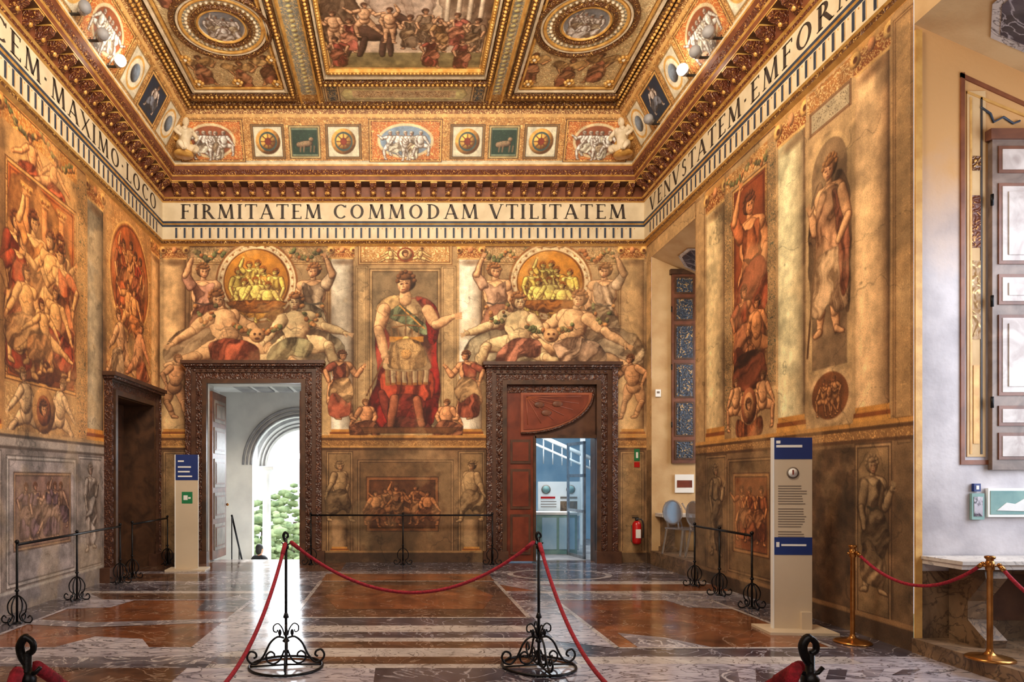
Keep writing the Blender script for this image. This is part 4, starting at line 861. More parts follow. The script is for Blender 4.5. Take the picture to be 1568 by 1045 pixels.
# =============================================== FLOOR
fl=MB()
def slab(x0,y0,x1,y1,mat,z=0.): fl.add([(x0,y0,z),(x1,y0,z),(x1,y1,z),(x0,y1,z)],[(0,1,2,3)],mat)
rows=[(-2.5,3.6,[(XL,XR,'mb_grey')]),
(3.6,4.9,[(XL,-1.6,'mb_lilac'),(-1.6,1.8,'mb_dark'),(1.8,XR,'mb_lilac')]),
(4.9,5.5,[(XL,-3.3,'mb_brown'),(-3.3,-1.75,'mb_brown'),(-1.75,-.2,'mb_lilac'),(-.2,1.3,'mb_dark'),(1.3,XR,'mb_lilac')]),
(5.5,5.62,[(XL,-1.6,'mb_dark'),(-1.6,1.5,'mb_white'),(1.5,3.9,'mb_lilac'),(3.9,XR,'mb_lilac')]),
(5.62,5.85,[(XL,-1.6,'mb_grey'),(-1.6,1.5,'mb_brown'),(1.5,3.9,'mb_white'),(3.9,XR,'mb_lilac')]),
(5.85,6.15,[(XL,-3.6,'mb_dark'),(-3.6,-1.6,'mb_lilac'),(-1.6,1.5,'mb_white'),(1.5,XR,'mb_dark')]),
(6.15,6.4,[(XL,-4.0,'mb_dark'),(-4.0,-1.9,'mb_rust'),(-1.9,-1.6,'mb_grey'),(-1.6,1.5,'mb_brown'),(1.5,2.0,'mb_dark'),(2.0,4.0,'mb_rust'),(4.0,XR,'mb_dark')]),
(6.4,6.55,[(XL,-4.,'mb_dark'),(-4.0,-1.9,'mb_rust'),(-1.9,1.5,'mb_white'),(1.5,2.0,'mb_dark'),(2.0,4.0,'mb_rust'),(4.0,XR,'mb_dark')]),
(6.55,6.8,[(XL,-4.,'mb_dark'),(-4.0,-1.9,'mb_rust'),(-1.9,1.5,'mb_dark'),(1.5,2.0,'mb_dark'),(2.0,4.0,'mb_rust'),(4.0,XR,'mb_dark')]),
(6.8,7.1,[(XL,-4.,'mb_dark'),(-4.0,-1.9,'mb_rust'),(-1.9,1.5,'mb_white'),(1.5,2.0,'mb_dark'),(2.0,4.0,'mb_rust'),(4.0,XR,'mb_dark')]),
(7.1,7.5,[(XL,-4.,'mb_dark'),(-4.0,-1.9,'mb_rust'),(-1.9,1.5,'mb_dark'),(1.5,2.0,'mb_dark'),(2.0,4.0,'mb_rust'),(4.0,XR,'mb_dark')]),
(7.5,8.6,[(XL,-4.0,'mb_dark'),(-4.0,-1.9,'mb_rust'),(-1.9,-1.2,'mb_grey'),(-1.2,1.45,'mb_brown'),(1.45,2.0,'mb_grey'),(2.0,4.0,'mb_rust'),(4.0,XR,'mb_dark')]),
(8.6,9.1,[(XL,-1.9,'mb_grey'),(-1.9,-1.2,'mb_dark'),(-1.2,1.45,'mb_brown'),(1.45,2.0,'mb_dark'),(2.0,XR,'mb_grey')]),
(9.1,9.3,[(XL,-1.7,'mb_white'),(-1.7,-1.2,'mb_grey'),(-1.2,1.45,'mb_brown'),(1.45,1.9,'mb_grey'),(1.9,XR,'mb_white')]),
(9.3,9.9,[(XL,-1.2,'mb_dark'),(-1.2,1.45,'mb_brown'),(1.45,XR,'mb_rust')]),
(9.9,10.2,[(XL,-1.2,'mb_grey'),(-1.2,1.45,'mb_brown'),(1.45,XR,'mb_white')]),
(10.2,11.,[(XL,-3.,'mb_brown'),(-3.,-1.2,'mb_grey'),(-1.2,1.45,'mb_rust'),(1.45,XR,'mb_dark')]),
(11.,11.3,[(XL,XR,'mb_grey')]),
(11.3,13.,[(XL,-1.,'mb_brown'),(-1.,1.6,'mb_dark'),(1.6,XR,'mb_dark')])]
for y0,y1,cs in rows:
    for x0_,x1_,m_ in cs: slab(x0_,y0,x1_,min(y1,D),m_)
fl.box(XL,YN,-.1,XR,D,-.02,'mb_grey')
fl.build('floor')
inl=MB()
def tri(pts,mat,z=.0015): inl.add([(x,y,z) for x,y in pts],[tuple(range(len(pts)))],mat)
def band(pts,w,mat,z=.0025):
    for i in range(len(pts)-1):
        a=Vector(pts[i]);b=Vector(pts[i+1]); d_=(b-a).normalized(); n_=Vector((-d_.y,d_.x))*w/2; tri([tuple(a-n_),tuple(b-n_),tuple(b+n_),tuple(a+n_)],mat,z)
tri([(-1.9,5.85),(-1.2,6.15),(-1.2,7.5),(-1.9,7.9)],'mb_lilac'); tri([(1.5,6.4),(2.0,6.15),(2.0,7.5),(1.5,7.9)],'mb_lilac')
tri([(1.45,9.9),(1.9,9.3),(2.4,9.3),(1.9,10.2),(1.45,10.6)],'mb_grey'); tri([(-3.8,8.6),(-2.4,8.6),(-2.1,9.1),(-4.2,9.1)],'mb_brown')
tri([(2.2,6.15),(2.9,6.15),(2.6,6.55),(2.2,6.75)],'mb_grey',.002); tri([(-3.2,6.15),(-2.3,6.15),(-2.5,6.5),(-3.,6.6)],'mb_lilac',.002)
# grey marble bands and lobes that break up the brown fields
tri([(-4.,7.15),(-3.3,7.0),(-1.9,7.25),(-1.9,7.45),(-3.3,7.25),(-4.,7.4)],'mb_grey',.002)
tri([(-4.,8.0),(-3.5,8.1),(-3.4,8.6),(-4.,8.6)],'mb_lilac',.002); tri([(-2.4,7.9),(-1.9,7.8),(-1.9,8.6),(-2.5,8.6)],'mb_dark',.002)
tri([(3.5,8.1),(4.,8.0),(4.,8.6),(3.4,8.6)],'mb_grey',.002)
for x0_,y0_,x1_,y1_,m_ in ((-1.2,7.5,1.45,10.2,'mb_white'),(2.0,6.15,4.0,8.6,'mb_white'),(-4.,6.15,-1.9,8.6,'mb_lilac')):
    band([(x0_,y0_),(x1_,y0_),(x1_,y1_),(x0_,y1_),(x0_,y0_)],.05,m_)
tri([(-.75+.0,8.0),(1.0,8.0),(1.25,8.9),(1.0,9.8),(-.75,9.8),(-1.0,8.9)],'mb_rust',.002)
tri([(-4.3,5.0),(-3.0,5.0),(-2.6,5.5),(-4.3,5.6)],'mb_brown',.002)
for k in range(7): tri([(2.4+k*.3,5.0+.06*k),(2.55+k*.3,5.0+.06*k),(2.75+k*.3,5.45),(2.6+k*.3,5.45)],'mb_dark' if k%2 else 'mb_grey',.002)
tri([(2.6+.85*math.cos(a*.2618),10.9+.6*math.sin(a*.2618)) for a in range(24)],'mb_white',.002); tri([(2.6+.75*math.cos(a*.2618),10.9+.52*math.sin(a*.2618)) for a in range(24)],'mb_dark',.003)
inl.build('floor_inlay')
# =============================================== DOORS
def dframe(mb,x0,x1,zt,wd,y=D):
    st=[(0,.08,.09),(.08,.2,.055),(.2,.28,.085),(.28,wd,.12)]
    for i,(a,b,p) in enumerate(st):
        m_=('wood_dark','doormarble','dark_brown','doormarble')[i]
        mb.box(x0-b,y-p,0,x0-a,y+.02,zt+b,m_); mb.box(x1+a,y-p,0,x1+b,y+.02,zt+b,m_); mb.box(x0-a,y-p,zt+a,x1+a,y+.02,zt+b,m_)
    mb.box(x0-wd-.04,y-.17,zt+wd-.07,x1+wd+.04,y+.02,zt+wd,'doormarble'); mb.box(x0-wd-.07,y-.2,zt+wd-.03,x1+wd+.07,y+.02,zt+wd+.03,'dark_brown')
    for i in range(int((x1-x0+.5)/.12)): mb.ball((x0-.22+i*.12,y-.09,zt+.24),(.035,.02,.025),'doormarble',8)
    for s_,xx in((-1,x0-.14),(1,x1+.14)):
        for i in range(int(zt/.16)): mb.ball((xx,y-.06,.12+i*.16),(.03,.018,.05),'doormarble',8)
        mb.box(xx-.3*1 if s_<0 else xx-.16,y-.15,0,xx+.16 if s_<0 else xx+.3,y,.22,'dark_brown')
x0=bx(318);x1=bx(462);zt=bz(588)
d=MB(); dframe(d,x0,x1,zt,.38)
d.box(x0-.05,D+.0,0,x0,D+.40,zt+.05,'plaster_white'); d.box(x1,D,0,x1+.05,D+.40,zt+.05,'plaster_white'); d.box(x0,D,zt,x1,D+.40,zt+.05,'plaster_white'); d.box(x0-.05,D+.0,-.06,x1+.05,D+.45,0.001,'mb_white')
door1=d.build('door_1')
def leaf(name,hx,hy,length,zt,ang,par,mat='wood_brown',mat2='wood_grey',th=.05):
    lf=MB(); lf.M=Matrix.Translation((hx,hy,0))@Matrix.Rotation(ang,4,'Z')
    lf.box(0,-th/2,.03,length,th/2,zt,mat)
    zs=[.15,.75,1.35,2.0,2.6,zt-.1]
    for i in range(len(zs)-1):
        for s_ in(-1,1):
            y=s_*(th/2+.008)
            a,b=zs[i]+.05,zs[i+1]-.05
            lf.box(.1,y-.008,a,length-.1,y+.008,b,mat2); lf.box(.16,y-.016,a+.06,length-.16,y+.016,b-.06,mat)
            lf.box(.19,y-.02,a+.09,length-.19,y+.02,b-.09,mat2)
    lf.ball((length-.06,-.07,1.05),.03,'brass',10); lf.ball((length-.06,.07,1.05),.03,'brass',10); lf.M=None
    return lf.build(name,par)
leaf('leaf',x0+.03,D+.12,.88,zt-.12,math.radians(88),door1); leaf('leaf_2',x1-.03,D+.12,.88,zt-.12,math.radians(92),door1)
vb=MB(); ve=14.7; vl,vr=-3.95,-1.2; zc=3.47; zl=-1.44
vb.box(vl-.1,D+.45,zl,vl,ve,zc,'plaster_white'); vb.box(vr,D+.45,zl,vr+.1,ve,zc,'plaster_white'); vb.box(vl-.1,D+.4,zc,vr+.1,ve+1.5,zc+.1,'plaster_white')
vb.box(vl,D+.40,zl,x0-.05,D+.45,zc,'plaster_white'); vb.box(x1+.05,D+.40,zl,vr,D+.45,zc,'plaster_white'); vb.box(x0-.05,D+.4,zt+.05,x1+.05,D+.45,zc,'plaster_white')
for i in range(4): vb.box(-3.4+.4*i,D+.6,zc-.03,-3.1+.4*i,ve-.2,zc,'stone_grey')
for i in range(9): vb.box(vl,D+.45+i*.19,zl-.05,vr,D+.45+(i+1)*.19,-.16*(i+1)+.0,'stone_white')
vb.box(vl,14.3,zl-.1,vr,17.,zl,'stone_white')
def archwall(mb,cx,r,zs,xa,xb,ztop,y0,y1,zbot,mat,ring_mat):
    n=24; pts=[(cx-r*math.cos(math.pi*i/n),zs+r*math.sin(math.pi*i/n)) for i in range(n+1)]
    for i in range(n):
        a,b=pts[i],pts[i+1]; poly=[a,b,(b[0],ztop),(a[0],ztop)]; mb.extr(poly,lambda p,q,d_:(p,d_,q),y0,y1,mat)
    if xa<cx-r: mb.box(xa,y0,zbot,cx-r,y1,ztop,mat)
    if xb>cx+r: mb.box(cx+r,y0,zbot,xb,y1,ztop,mat)
    for rr,tr in ((r+.03,.03),(r+.12,.025),(r+.2,.03)): mb.tube([(cx-rr*math.cos(math.pi*i/n),y0-.005,zs+rr*math.sin(math.pi*i/n)) for i in range(n+1)],tr,ring_mat,6)
archwall(vb,-2.19,1.05,1.88,vl,vr,zc,ve,ve+.18,zl,'plaster_white','stone_grey')
archwall(vb,-2.19,.82,1.86,-3.24,vr,3.3,ve+.55,ve+.72,1.86,'stone_grey','stone_white')
vb.build('vestibule')
for sg in (-1,1):
    lc=MB(); cx=-2.19+sg*.86
    lc.lathe([(.15,0),(.15,.08),(.11,.12),(.12,.16),(.095,.2),(.1,1.4),(.085,3.0),(.1,3.05),(.09,3.08),(.15,3.2),(.16,3.24)],(cx,ve+.64,zl),'stone_white',24); lc.box(cx-.17,ve+.47,zl,cx+.17,ve+.81,zl+.06,'stone_white'); lc.box(cx-.19,ve+.45,zl+3.22,cx+.19,ve+.83,zl+3.29,'stone_white'); lc.build('loggia_column')
hr=MB(); hr.tube([(x0+.3,D+.6,.85),(x0+.3,ve-.4,-.55)],.02,'iron')
for t in (0,.5,1):
    yy=D+.6+(ve-.4-D-.6)*t; hr.tube([(x0+.3,yy,.85-1.4*t),(x0+.3,yy,.85-1.4*t-.9)],.012,'iron')
hr.build('handrail')
ls=MB(); ls.box(-60,18,-9.,40,120,-8.9,'ground_far'); ls.build('ground')
rd=random.Random(8)
tr=MB()
for i in range(44):
    x=-20+rd.random()*19; y=34+rd.random()*16; r=1.6+rd.random()*1.5; z=-6.+rd.random()*5.6
    tr.tube([(x,y,-9),(x+.2,y,z)],.2,'wood_dark',6)
    for k in range(70):
        a=rd.random()*6.28; b_=rd.uniform(-1,1); q=r*math.sqrt(1-b_*b_*.8)*rd.uniform(.6,1.05)
        rr=rd.uniform(.12,.34); tr.ball((x+math.cos(a)*q,y+math.sin(a)*q,z+b_*r),(rr*1.3,rr*1.3,rr*.7),'foliage',5)
tr.build('garden_trees')
a0=bx(775);a1=bx(912);zt2=bz(590)
d=MB(); dframe(d,a0,a1,zt2,.38)
d.box(a0-.04,D,0,a0,D+.33,zt2,'wood_dark'); d.box(a1,D,0,a1+.04,D+.33,zt2,'wood_dark'); d.box(a0,D,zt2,a1,D+.33,zt2+.05,'wood_dark'); d.box(a0,D,-.06,a1,D+.33,0.001,'mb_brown')
door2=d.build('door_2')
d=MB(); xm=bx(819); zm=bz(668)
d.box(a0,D+.02,.02,xm,D+.08,zt2,'doorred')
for z0_,z1_ in ((.15,.9),(1.0,1.75),(1.85,2.3)): d.box(a0+.08,D,z0_,xm-.08,D+.03,z1_,'dark_brown'); d.box(a0+.12,D-.008,z0_+.05,xm-.12,D+.02,z1_-.05,'doorred')
d.box(xm,D+.02,zm,a1,D+.08,zt2,'dark_brown'); d.box(a0+.03,D-.0,zt2-.14,a1-.03,D+.04,zt2-.02,'doormarble')
cx,cz=bx(797),bz(602)
ex,ez=bx(908),bz(664)
arc=[(cx+(ex-cx)*math.cos(a),cz-(cz-ez)*math.sin(a)) for a in [math.pi/2*i/14 for i in range(15)]]
pts=[(cx,cz)]+arc
d.extr(pts,lambda p,q,dd:(p,dd,q),D-.03,D+.03,'doorred_light')
pts2=[(cx+.05+(p[0]-cx)*.9,cz-.04+(p[1]-cz)*.86) for p in pts]; d.extr(pts2,lambda p,q,dd:(p,dd,q),D-.045,D,'doorred')
for i in range(1,14,2): d.tube([(cx+.1,D-.046,cz-.08),(cx+(arc[i][0]-cx)*.84,D-.046,cz+(arc[i][1]-cz)*.8)],.008,'doorred_light',6)
for k,(u_,v_) in enumerate(((.25,.3),(.5,.28),(.35,.5))): d.ball((cx+(ex-cx)*u_,D-.05,cz+(ez-cz)*v_),(.1,.015,.06),'wood_brown',10)
d.tube([(p[0],D-.035,p[1]) for p in arc],.022,'doormarble',6)
for i in range(10): d.ball((a0+.16+i*.14,D-.0,zt2-.08),(.05,.02,.03),'wood_brown',8)
d.box(xm-.03,D-.02,.02,xm+.02,D+.1,zm,'wood_dark'); d.box(xm,D-.02,zm-.04,a1,D+.1,zm+.02,'wood_dark')
d.build('leaf_and_overdoor',door2)
r2=MB(); ya=D+.4; yb=17.5; xa,xb=.9,6.0
r2.box(xa-.1,ya,0,xa,yb,3.4,'plaster_blue'); r2.box(xb,ya,0,xb+.1,yb,3.4,'plaster_blue'); r2.box(xa-.1,yb,0,xb+.1,yb+.1,3.4,'plaster_blue'); r2.box(xa-.1,ya-.02,3.4,xb+.1,yb+.1,3.5,'plaster_white'); r2.box(xa-.1,ya-.05,-.1,xb+.1,yb+.1,0,'stone_grey')
r2.box(xa-.1,ya-.05,0,a0-.04,ya,3.4,'plaster_blue'); r2.box(a1+.04,ya-.05,0,xb+.1,ya,3.4,'plaster_blue'); r2.box(a0-.04,ya-.05,zt2,a1+.04,ya,3.45,'plaster_blue')
for i in range(4): r2.box(xa,ya+.7+i*1.1,3.2,xb,ya+.82+i*1.1,3.4,'plaster_white')
r2.build('adjoining_room')
st=MB()
st.tube([(3.1,15.9,2.7),(4.9,15.9,1.9)],.05,'stone_white'); st.tube([(3.1,15.9,2.45),(4.9,15.9,1.65)],.03,'stone_white'); st.box(3.0,15.8,2.65,5.3,16.,2.75,'stone_white')
for i in range(8): st.tube([(3.2+i*.22,15.9,2.65-i*.098),(3.2+i*.22,15.9,1.95-i*.02)],.014,'stone_white',6)
st.box(4.3,15.85,0,4.4,15.95,2.7,'stone_white'); st.build('mezzanine_railing')
pb=MB(); y=14.6; x_=lambda p:bx(p,y); z_=lambda p:bz(p,y)
pb.box(x_(824),y,z_(790),x_(890),y+.04,z_(738),'text_white')
for cx_,cz_,r_ in ((836,750,7),(874,750,7)):
    pb.M=Matrix.Translation((x_(cx_),y,z_(cz_)))@Matrix.Rotation(math.pi/2,4,'X'); R=r_*y/F; pb.lathe([(R,0),(R,.01)],(0,0,0),'text_grey',20); pb.lathe([(R*.8,.01),(R*.8,.013)],(0,0,0),'teal',20); pb.M=None
pb.box(x_(828),y-.01,z_(764),x_(850),y,z_(761),'ext_red'); pb.box(x_(858),y-.01,z_(764),x_(884),y,z_(761),'text_grey')
for zz in (768,772,776): pb.box(x_(828),y-.005,z_(zz+1),x_(852),y,z_(zz),'text_grey')
pb.box(x_(858),y-.01,z_(784),x_(884),y,z_(768),'mb_base')
for p in (828,886): pb.box(x_(p)-.02,y+.05,0,x_(p)+.02,y+.09,z_(740),'steel')
pb.build('display_board')
ct=MB(); y=13.9; ct.box(bx(822,y),y,0,bx(884,y),y+.5,.82,'teal'); ct.box(bx(819,y),y-.03,.82,bx(887,y),y+.53,.87,'stone_white'); ct.box(bx(830,y),y-.02,.1,bx(852,y),y,.76,'plaster_blue'); ct.box(bx(856,y),y-.02,.1,bx(880,y),y,.76,'plaster_blue'); ct.build('reception_counter')
gd=MB(); gd.M=Matrix.Translation((a1-.06,13.0,0))@Matrix.Rotation(math.radians(100),4,'Z')
gd.box(0,-.02,0,.06,.02,2.3,'steel'); gd.box(.74,-.02,0,.8,.02,2.3,'steel')
for zz in (0,.9,1.6,2.24): gd.box(0,-.02,zz,.8,.02,zz+.06,'steel')
gd.box(.06,-.005,.06,.74,.005,2.24,'glass'); gd.tube([(.12,-.06,.95),(.12,-.06,1.3)],.012,'steel'); gd.M=None; gd.build('glass_door')
d=MB(); d.M=Matrix.Translation((XL,0,0))@Matrix.Rotation(math.pi/2,4,'Z')
yA,yB=D-170/K,D-45/K; dframe(d,yA,yB,bz(627),.29,0.)
d.M=None
d.box(XL-.5,yA-.03,0,XL-.02,yA,2.95,'wood_dark'); d.box(XL-.5,yB,0,XL-.02,yB+.03,2.95,'wood_dark'); d.box(XL-.5,yA,2.87,XL-.02,yB,2.95,'wood_dark'); d.box(XL-.5,yA,-.05,XL,yB,0.001,'mb_brown')
door3=d.build('door_3')
d=MB(); d.box(XL-.5,yA,0,XL-.45,yB,2.87,'wood_dark')
for zz in (.2,.95,1.7,2.3): d.box(XL-.45,yA+.15,zz,XL-.43,(yA+yB)/2-.08,zz+.5,'dark_brown'); d.box(XL-.45,(yA+yB)/2+.08,zz,XL-.43,yB-.15,zz+.5,'dark_brown')
d.ball((XL-.42,(yA+yB)/2+.05,1.05),.03,'brass',10); d.build('leaf',door3)
# =============================================== WINDOW NICHES
def niche(name,y0,y1,mat_j,zf,depth=6.4,zt=5.64,zin=4.85):
    n=MB(); xs=XR
    n.add([(xs,y1,0),(depth,y1,0),(depth,y1,zin),(xs,y1,zt)],[(0,1,2,3)],mat_j)
    n.add([(xs,y0,0),(depth,y0,0),(depth,y0,zin),(xs,y0,zt)],[(0,1,2,3)],mat_j)
    n.quad((xs,y0,zt),(depth,y0,zin),(depth,y1,zin),(xs,y1,zt),'plaster_cream')
    n.box(xs-.02,y0,0,depth,y1,zf,'mb_base')
    wy0,wy1=y0+.35,y1-.35
    n.box(depth,y0,0,depth+.15,wy0,zin,mat_j); n.box(depth,wy1,0,depth+.15,y1,zin,mat_j); n.box(depth,wy0,0,depth+.15,wy1,1.2,mat_j); n.box(depth,wy0,4.5,depth+.15,wy1,zin,mat_j)
    n.build(name)
    wn=MB()
    for yy in (wy0,(wy0+wy1)/2-.03,wy1-.06): wn.box(depth+.02,yy,1.2,depth+.08,yy+.06,4.5,'wood_pale')
    for zz in (1.2,2.3,3.4,4.44): wn.box(depth+.02,wy0,zz,depth+.08,wy1,zz+.06,'wood_pale')
    wn.build('window_1' if y0<5 else 'window_2')
niche('wall_right_niche_near',3.2,6.0,'plaster_cool',.13); niche('wall_right_niche_far',10.43,12.25,'plaster_cream',.25)
sp=MB()
def soff(x): return 5.64-(5.64-4.85)*(x-XR)/(6.4-XR)-.012
for yc,xc in ((5.35,5.3),(11.6,5.3)):
    for R,mt,dz in ((.42,'mb_white',0),(.36,'mb_dark',-.006)):
        vs=[(xc+R*math.cos(math.pi/8+i*math.pi/4),yc+R*1.2*math.sin(math.pi/8+i*math.pi/4)) for i in range(8)]
        sp.add([(x,y,soff(x)+dz) for x,y in vs],[tuple(range(8))],mt)
sp.build('trim_soffit_panels')
Y=6.0; fx=lambda p:bx(p,Y); fz=lambda p:bz(p,Y)
tj=MB()
def strip(p0,q0,p1,q1,mat,d_=.012): tj.box(fx(p0),Y-d_,fz(q1),fx(p1),Y+.005,fz(q0),mat)
strip(1470,112,1476,712,'red_brown'); strip(1476,705,1640,712,'red_brown'); strip(1480,140,1508,700,'plaster_cream',.008); strip(1484,150,1487,696,'gold_line'); strip(1500,150,1503,696,'ink'); strip(1487,240,1500,262,'gold_orn',.014); strip(1487,300,1500,380,'gold_red',.012); strip(1487,400,1500,520,'stucco_orn',.012); strip(1489,560,1498,680,'gold_line',.013)
strip(1410,875,1640,985,'mb_base',.01); strip(1505,880,1640,950,'dark_brown',.014)
tj.extr([(fx(1470),fz(112)),(fx(1640),fz(190)),(fx(1640),fz(196)),(fx(1470),fz(119))],lambda a,b,dd:(a,dd,b),Y-.012,Y+.004,'red_brown')
tj.extr([(fx(1480),fz(140)),(fx(1640),fz(205)),(fx(1640),fz(209)),(fx(1480),fz(144))],lambda a,b,dd:(a,dd,b),Y-.012,Y+.004,'gold_line')
tj.tube([(fx(p),Y-.01,fz(q)) for p,q in ((1500,165),(1515,175),(1520,188),(1535,180),(1550,190),(1560,186))],.01,'ink_blue',6)
tj.box(XR+.0,Y-.02,0,XR+.06,Y+.0,5.58,'gold_line')
tj.build('trim_niche_near')
def shutter(name,xa,xb,za,zb_,y,m1,m2,m3,rows_):
    s_=MB(); s_.box(xa,y-.05,za,xb,y-.005,zb_,m1)
    s_.box(xa-.03,y-.075,zb_-.06,xb+.03,y-.005,zb_+.03,m2)
    for a,b in rows_:
        A=za+(zb_-za)*a; B=za+(zb_-za)*b
        s_.box(xa+.05,y-.06,A,xb-.05,y-.04,B,m2); s_.box(xa+.08,y-.064,A+.03,xb-.08,y-.05,B-.03,m3); s_.box(xa+.13,y-.072,A+.08,xb-.13,y-.06,B-.08,m3) if B-A>.25 else None
    for zz in (.2,.5,.8): s_.tube([(xa-.01,y-.06,za+(zb_-za)*zz-.05),(xa-.01,y-.06,za+(zb_-za)*zz+.05)],.012,'iron')
    return s_.build(name)
shutter('window_shutter',fx(1512),fx(1512)+.62,fz(720),fz(208),6.0,'wood_shutter','wood_brown','wood_pale',[(.03,.11),(.13,.19),(.22,.46),(.49,.58),(.61,.85),(.88,.96)])
shutter('window_shutter',bx(1029,12.2),bx(1029,12.2)+.45,bz(710,12.2),bz(415,12.2),12.25,'wood_brown','wood_dark','bluegold',[(.02,.12),(.14,.32),(.34,.52),(.54,.72),(.74,.86),(.88,.97)])
bn=MB(); bn.box(XR+.06,5.56,.80,6.35,5.98,.86,'mb_bench'); bn.box(XR+.05,5.54,.84,6.35,5.98,.87,'mb_bench')
for xx in (5.0,6.0):
    bn.extr([(-.0,.13),(-.36,.13),(-.38,.2),(-.3,.26),(-.2,.34),(-.2,.5),(-.3,.62),(-.38,.72),(-.36,.8),(0,.8)],lambda a,b,dd:(dd,5.98+a,b),xx-.09,xx+.09,'mb_base')
bn.build('stone_bench')
bn=MB(); bn.box(XR+.06,11.9,.88,6.3,12.24,.94,'mb_bench')
for xx in (4.85,5.8): bn.box(xx-.08,11.98,.25,xx+.08,12.24,.88,'mb_base'); bn.box(xx-.11,11.95,.25,xx+.11,12.24,.33,'mb_base')
bn.build('stone_bench')
pl=MB(); pl.box(fx(1508),5.965,fz(792),fx(1508)+.55,5.995,fz(748),'text_white'); pl.box(fx(1511),5.96,fz(788),fx(1508)+.53,5.966,fz(752),'teal'); pl.extr([(fx(1520),fz(782)),(fx(1535),fz(770)),(fx(1548),fz(772)),(fx(1565),fz(762)),(fx(1590),fz(766)),(fx(1600),fz(784))],lambda a,b,dd:(a,dd,b),5.955,5.962,'stone_white'); pl.build('wall_plaque')
pl=MB(); pl.box(fx(1484),5.97,fz(796),fx(1503),5.995,fz(756),'teal'); pl.box(fx(1487),5.967,fz(753),fx(1497),5.995,fz(741),'panel_blue'); pl.box(fx(1490),5.964,fz(750),fx(1494),5.967,fz(744),'text_white'); pl.box(fx(1487),5.966,fz(791),fx(1500),5.972,fz(761),'mb_lilac'); pl.build('wall_label')
pl=MB(); y=12.24; pl.box(bx(1033,y),y-.02,bz(755,y),bx(1062,y),y,bz(727,y),'text_white'); pl.box(bx(1036,y),y-.025,bz(747,y),bx(1059,y),y-.02,bz(736,y),'doorred'); pl.build('wall_notice')
pl=MB(); pl.box(bx(1003,y),y-.03,bz(608,y),bx(1011,y),y,bz(597,y),'text_white'); pl.box(bx(1005,y),y-.034,bz(603,y),bx(1009,y),y-.03,bz(600,y),'text_grey'); pl.build('thermostat')
def totem(name,x,y,wid,h,ang,green=False):
    s_=MB(); s_.M=Matrix.Translation((x,y,0))@Matrix.Rotation(ang,4,'Z')
    a=wid/2
    s_.box(-a,-.02,.02,a,.02,h,'panel_cream'); s_.box(-a-.12,-.22,0,a+.16,.2,.025,'panel_cream'); s_.box(-a-.005,-.024,.02,-a+.01,.024,h,'text_white')
    if not green:
        s_.box(-a,-.023,h-.22,a,-.018,h,'panel_blue'); s_.box(-a+.03,-.026,h-.1,a-.1,-.023,h-.075,'text_white'); s_.box(-a+.03,-.026,h-.06,-a+.07,-.023,h-.03,'text_white')
        s_.M=s_.M@Matrix.Translation((0,-.024,h-.36))@Matrix.Rotation(math.pi/2,4,'X'); s_.lathe([(.06,0),(.06,.004)],(0,0,0),'text_grey',24); s_.lathe([(.045,.004),(.045,.006)],(0,0,0),'text_white',24); s_.box(-.008,-.02,.006,.008,.03,.009,'doorred')
        s_.M=Matrix.Translation((x,y,0))@Matrix.Rotation(ang,4,'Z')
        rd=random.Random(2)
        for i in range(26):
            z=h-.5-i*.026
            if i in (8,17): continue
            s_.box(-a+.05,-.0225,z,a-.05-rd.random()*.06,-.0195,z+.009,'text_grey')
        s_.box(-a,-.023,.78,a,-.018,.96,'panel_blue'); s_.box(-a+.03,-.026,.86,-a+.06,-.022,.91,'text_white'); s_.box(-a+.08,-.026,.87,a-.06,-.022,.89,'text_white'); s_.box(a-.12,-.06,.025,a-.02,-.02,.2,'panel_cream')
    else:
        s_.box(-a,-.023,h-.44,a,-.018,h,'panel_blue')
        for k,ww in ((.1,.1),(.2,.22),(.28,.2),(.36,.24)): s_.box(-a+.05,-.026,h-k-.025,-a+.05+ww,-.023,h-k,'text_white')
        s_.box(-.08,-.024,h-.84,.1,-.018,h-.64,'green_sign'); s_.box(-.05,-.028,h-.78,.02,-.023,h-.7,'text_white'); s_.box(.03,-.028,h-.76,.07,-.023,h-.73,'text_white')
    s_.M=None; return s_.build(name)
totem('information_panel',4.02,6.86,.385,1.98,math.radians(-4)); totem('information_panel',-3.66,11.5,.39,1.98,math.radians(4),True)
